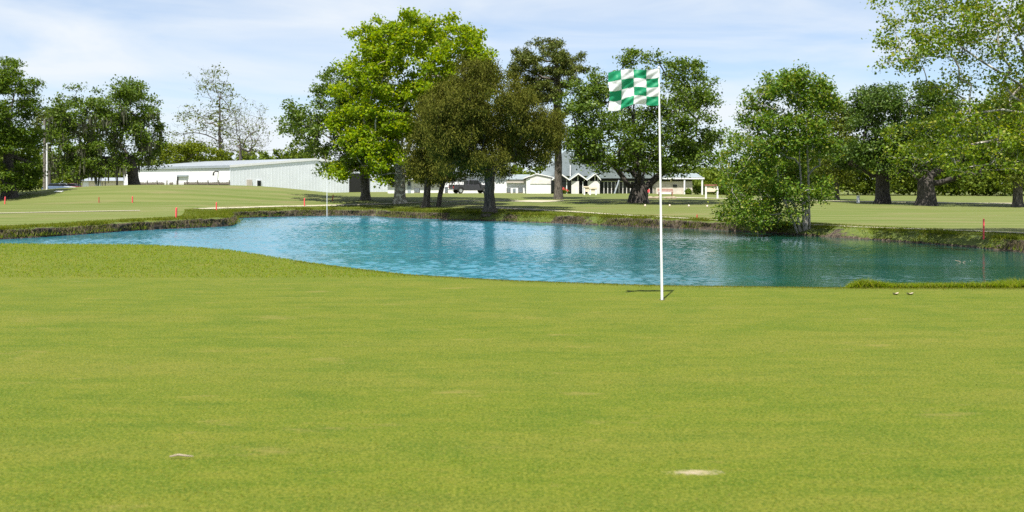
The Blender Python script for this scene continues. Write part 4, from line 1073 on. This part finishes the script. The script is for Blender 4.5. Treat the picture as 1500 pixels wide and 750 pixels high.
def power_pole(px, top, label):
    X = wx(px, PLY); Z = gz(X, PLY); h = wz(top, PLY) - Z
    o = thing('utility_pole', label, 'utility pole', (X, PLY, Z), 0, 'poles of the power line')
    MB().tube([(0, 0, -.4), (0, 0, h)], [.20, .15], 10).build('pole', M['wood'], o, True)
    ca = MB().box(-1.5, 1.5, -.19, -.153, h - .9, h - .72).build('crossarm', M['wood'], o)
    for q in (-1.35, 0, 1.35): MB().tube([(q, -.17, h - .717), (q, -.17, h - .45)], [.06, .04], 6).build('insulator', M['white'], ca)
    for q in (-.5, .5): MB().tube([(q, -.1, h - 4.6), (q, -.1, h - 3.5)], .28, 10).build('transformer', M['roof_grey'], o)
    return X, h + Z
pA = power_pole(237, 208, 'utility pole with crossarm and transformers behind the warehouse\'s left roof')
pB = power_pole(461, 212, 'utility pole partly hidden by oak leaves above the warehouse ridge')
for dz, lab in [(-.45, 'upper power wire over the warehouse roof'), (-3.2, 'lower utility wire over the warehouse roof')]:
    m = MB(); P0 = (wx(-260, PLY), pA[1]); pts = [P0, pA, pB, (wx(800, PLY), pB[1])]
    for (xa, za), (xb, zb) in zip(pts, pts[1:]):
        m.tube([(xa + (xb - xa) * f, PLY - .17, za + (zb - za) * f + dz - 1.0 * 4 * f * (1 - f)) for f in np.linspace(0, 1, 12)], .035, 4)
    tag(m.build('power_wire', M['wire']), lab, 'wire')
X, Y, Z = ground_at(86, 281.5)
o = MB().box(-.45, .45, -.2, .2, 0, .06).build('yardage_plate', M['white'], bevel=.02); o.location = (X, Y, Z + .05); o.rotation_euler = (.15, 0, 0)
tag(o, 'small flat white plate on the grass right of the cypress shadow', 'plate')
for px, py, w, lab in [(467, 315.5, .45, 'pale boulder at the waterline left of the thin white pole'), (476, 315.7, .55, 'larger pale boulder touching the thin white pole\'s foot'), (189, 327.5, .25, 'flat grey stone on top of the left bank')]:
    if py > 320: X, Y, Z = ground_at(px, py)
    else: Y = F * (EYE - WATER) / (py - HZ) + .25; X = wx(px, Y); Z = WATER + .05
    bm = bmesh.new(); bmesh.ops.create_icosphere(bm, subdivisions=3, radius=1)
    for q in bm.verts:
        f = .7 + .6 * float(vnoise(np.array(q.co) * 1.4 + px)); q.co = Vector((q.co.x * w * f, q.co.y * w * .7 * f, q.co.z * w * .5 * f))
    me = bpy.data.meshes.new('boulder'); bm.to_mesh(me); bm.free(); me.materials.append(M['concrete'])
    o = bpy.data.objects.new('boulder', me); COL.objects.link(o); o.location = (X, Y, Z); tag(o, lab, 'boulder')

# ------------------------------------------------------------------ vehicles
def wheel(root, x, y, r, w):
    t_ = MB().tube([(x, y - w / 2, r), (x, y - w / 2 + .03, r), (x, y + w / 2 - .03, r), (x, y + w / 2, r)], [r * .93, r, r, r * .93], 20).build('wheel', M['tyre'], root)
    s_ = 1 if y > 0 else -1
    MB().tube([(x, y + s_ * (w / 2 - .05), r), (x, y + s_ * (w / 2 + .012), r)], [r * .62, r * .58], 16).build('rim', M['rim'], t_)
def pickup(loc, rz):
    o = thing('pickup_truck', 'dark grey pickup truck parked by the white clubhouse wall', 'pickup truck', loc, rz)
    m = MB(); hw = .98
    m.prism([(-.75, .42), (2.75, .42), (2.9, .55), (2.88, 1.02), (2.75, 1.14), (1.35, 1.24), (-.75, 1.24)], -hw, hw)
    m.build('body', M['truck'], o, bevel=.04)
    m = MB(); m.prism([(-2.88, .55), (-.753, .48), (-.753, 1.24), (-2.88, 1.24)], -hw, -hw + .1); m.prism([(-2.88, .55), (-.753, .48), (-.753, 1.24), (-2.88, 1.24)], hw - .1, hw)
    m.box(-2.80, -.76, -hw + .103, hw - .103, .5, .62); m.build('bed', M['truck'], o, bevel=.03)
    tgp = MB().box(-2.94, -2.86, -.80, .80, .66, 1.22).build('tailgate', M['truck'], o, bevel=.02)
    MB().box(-2.965, -2.942, -.15, .15, .98, 1.06).build('handle', M['dark'], tgp)
    m = MB(); m.prism([(-.74, 1.243), (-.60, 1.86), (-.45, 1.92), (.55, .96 * 2), (.80, 1.86), (1.45, 1.243)], -.86, .86); cab = m.build('cab', M['truck'], o, bevel=.05)
    for s_ in (-1, 1):
        y0, y1 = sorted((s_ * .862, s_ * .885))
        MB().prism([(-.56, 1.30), (.02, 1.30), (.02, 1.78), (-.45, 1.78)], y0, y1).build('side_window', M['glass'], cab)
        MB().prism([(.12, 1.30), (1.12, 1.30), (.70, 1.78), (.12, 1.78)], y0, y1).build('side_window', M['glass'], cab)
        y0, y1 = sorted((s_ * .80, s_ * .975))
        MB().box(-2.92, -2.855, y0 + .006, y1, .74, 1.18).build('tail_lamp', M['tail'], o)
        MB().box(2.80, 2.93, y0, y1 - .02 * s_, .78, .98).build('headlight', M['chrome'], o)
        y0, y1 = sorted((s_ * .98, s_ * 1.15)); MB().box(.95, 1.12, y0, y1, 1.22, 1.40).build('mirror', M['dark'], o)
        for x in (-1.85, 1.85):
            wheel(o, x, s_ * .88, .40, .26)
            y0, y1 = sorted((s_ * .982, s_ * 1.0)); arch = [(x + .52 * math.cos(a), .42 + .52 * math.sin(a)) for a in np.linspace(0, math.pi, 12)]
            inn = [(x + .44 * math.cos(a), .42 + .44 * math.sin(a)) for a in np.linspace(math.pi, 0, 12)]
            MB().prism(arch + inn, y0, y1).build('wheel_arch', M['dark'], o)
    MB().prism([(-.765, 1.32), (-.752, 1.32), (-.66, 1.78), (-.675, 1.78)], -.72, .72).build('rear_window', M['glass'], cab)
    MB().prism([(1.40, 1.31), (1.415, 1.31), (.89, 1.84), (.875, 1.84)], -.76, .76).build('windscreen', M['glass'], cab)
    MB().box(-3.08, -2.90, -.92, .92, .45, .62).build('rear_bumper', M['chrome'], o, bevel=.03)
    MB().box(2.88, 3.05, -.95, .95, .42, .64).build('front_bumper', M['chrome'], o, bevel=.03)
    return o
tx = wx(689, 144); pickup((tx, 144.5, gz(tx, 144.5)), R(24))

def sedan(mat, loc, rz, label):
    o = thing('parked_car', label, 'car', loc, rz, 'cars parked beyond the hillock')
    MB().prism([(-2.2, .35), (2.15, .35), (2.22, .6), (2.1, .82), (1.0, .95), (-1.3, 1.0), (-2.15, .95), (-2.25, .6)], -.88, .88).build('body', M[mat], o, bevel=.06)
    c = MB().prism([(-1.55, .99), (-1.0, 1.42), (.35, 1.46), (1.1, .95)], -.74, .74).build('cabin', M['glass'], o, bevel=.05)
    MB().prism([(-1.0, 1.423), (.35, 1.463), (.33, 1.49), (-.98, 1.455)], -.70, .70).build('roof', M[mat], c)
    for s_ in (-1, 1):
        for x in (-1.35, 1.35): wheel(o, x, s_ * .80, .33, .2)
    return o
for px, mat, rz, lab in [(83, 'blue_car', .3, 'blue car peeking over the hillock left of the mossy oak'), (93, 'silver', .25, 'silver car between the blue one and the maroon one'), (105, 'maroon', 2.9, 'dark maroon car beyond the hillock, right of the silver one')]:
    Y = 176 + (px - 83) * .15; X = wx(px, Y); sedan(mat, (X, Y, gz(X, Y)), rz, lab)

# ------------------------------------------------------------------ sky, sun, camera
EL = R(66.5); SAZ = math.atan2(-.3, -.954)       # direction towards the sun: behind-left of the camera
world = bpy.data.worlds.new('World'); scene.world = world; world.use_nodes = True
nt = world.node_tree; nn = nt.nodes; nl = nt.links; bg = nn['Background']
sky = nn.new('ShaderNodeTexSky'); sky.sky_type = 'NISHITA'; sky.sun_disc = False; sky.sun_elevation = EL; sky.sun_rotation = SAZ
sky.air_density = .75; sky.dust_density = .25; sky.ozone_density = 3.0
tc = nn.new('ShaderNodeTexCoord'); mp = nn.new('ShaderNodeMapping'); mp.inputs['Scale'].default_value = (1.3, 1.3, 7.5); mp.inputs['Location'].default_value = (.3, .1, .35)
nl.new(tc.outputs['Generated'], mp.inputs['Vector'])
nz1 = nn.new('ShaderNodeTexNoise'); nz1.inputs['Scale'].default_value = 2.4; nz1.inputs['Detail'].default_value = 7; nz1.inputs['Roughness'].default_value = .52; nz1.inputs['Distortion'].default_value = .5
nl.new(mp.outputs[0], nz1.inputs['Vector'])
rm = nn.new('ShaderNodeValToRGB'); rm.color_ramp.elements[0].position = .38; rm.color_ramp.elements[1].position = .66
rm.color_ramp.elements[0].color = (.36, .36, .36, 1); rm.color_ramp.elements[1].color = (.96, .96, .96, 1)
nl.new(nz1.outputs['Fac'], rm.inputs['Fac'])
CLOUD = (5.5, 5.85, 6.2, 1)
mxc = nn.new('ShaderNodeMix'); mxc.data_type = 'RGBA'
nl.new(rm.outputs['Color'], mxc.inputs[0]); tint = nn.new('ShaderNodeMix'); tint.data_type = 'RGBA'; tint.blend_type = 'MULTIPLY'; tint.inputs[0].default_value = 1; tint.inputs[7].default_value = (.84, .94, 1.0, 1)
nl.new(sky.outputs[0], tint.inputs[6]); nl.new(tint.outputs[2], mxc.inputs[6]); mxc.inputs[7].default_value = CLOUD
nl.new(mxc.outputs[2], bg.inputs['Color']); bg.inputs['Strength'].default_value = .084

sun = bpy.data.lights.new('sun', 'SUN'); sun.energy = 5.0; sun.angle = R(.53); sun.color = (1, .955, .88)
so = bpy.data.objects.new('sun', sun); COL.objects.link(so)
d = Vector((math.sin(SAZ) * math.cos(EL), math.cos(SAZ) * math.cos(EL), math.sin(EL)))
so.rotation_euler = d.to_track_quat('Z', 'Y').to_euler(); so.location = d * 50

cam = bpy.data.cameras.new('camera'); cam.sensor_width = 36; cam.lens = 36; cam.shift_y = -(375 - HZ) / 1500
cam.clip_start = .05; cam.clip_end = 9000
cam.dof.use_dof = True; cam.dof.focus_distance = 30; cam.dof.aperture_fstop = 4.5
co = bpy.data.objects.new('camera', cam); COL.objects.link(co); co.location = (0, 0, EYE); co.rotation_euler = (math.pi / 2, 0, 0)
scene.camera = co
scene.view_settings.view_transform = 'Standard'; scene.view_settings.look = 'None'; scene.view_settings.gamma = 1
scene.view_settings.exposure = .95
scene.cycles.max_bounces = 8; scene.cycles.transparent_max_bounces = 4; scene.cycles.use_denoising = False
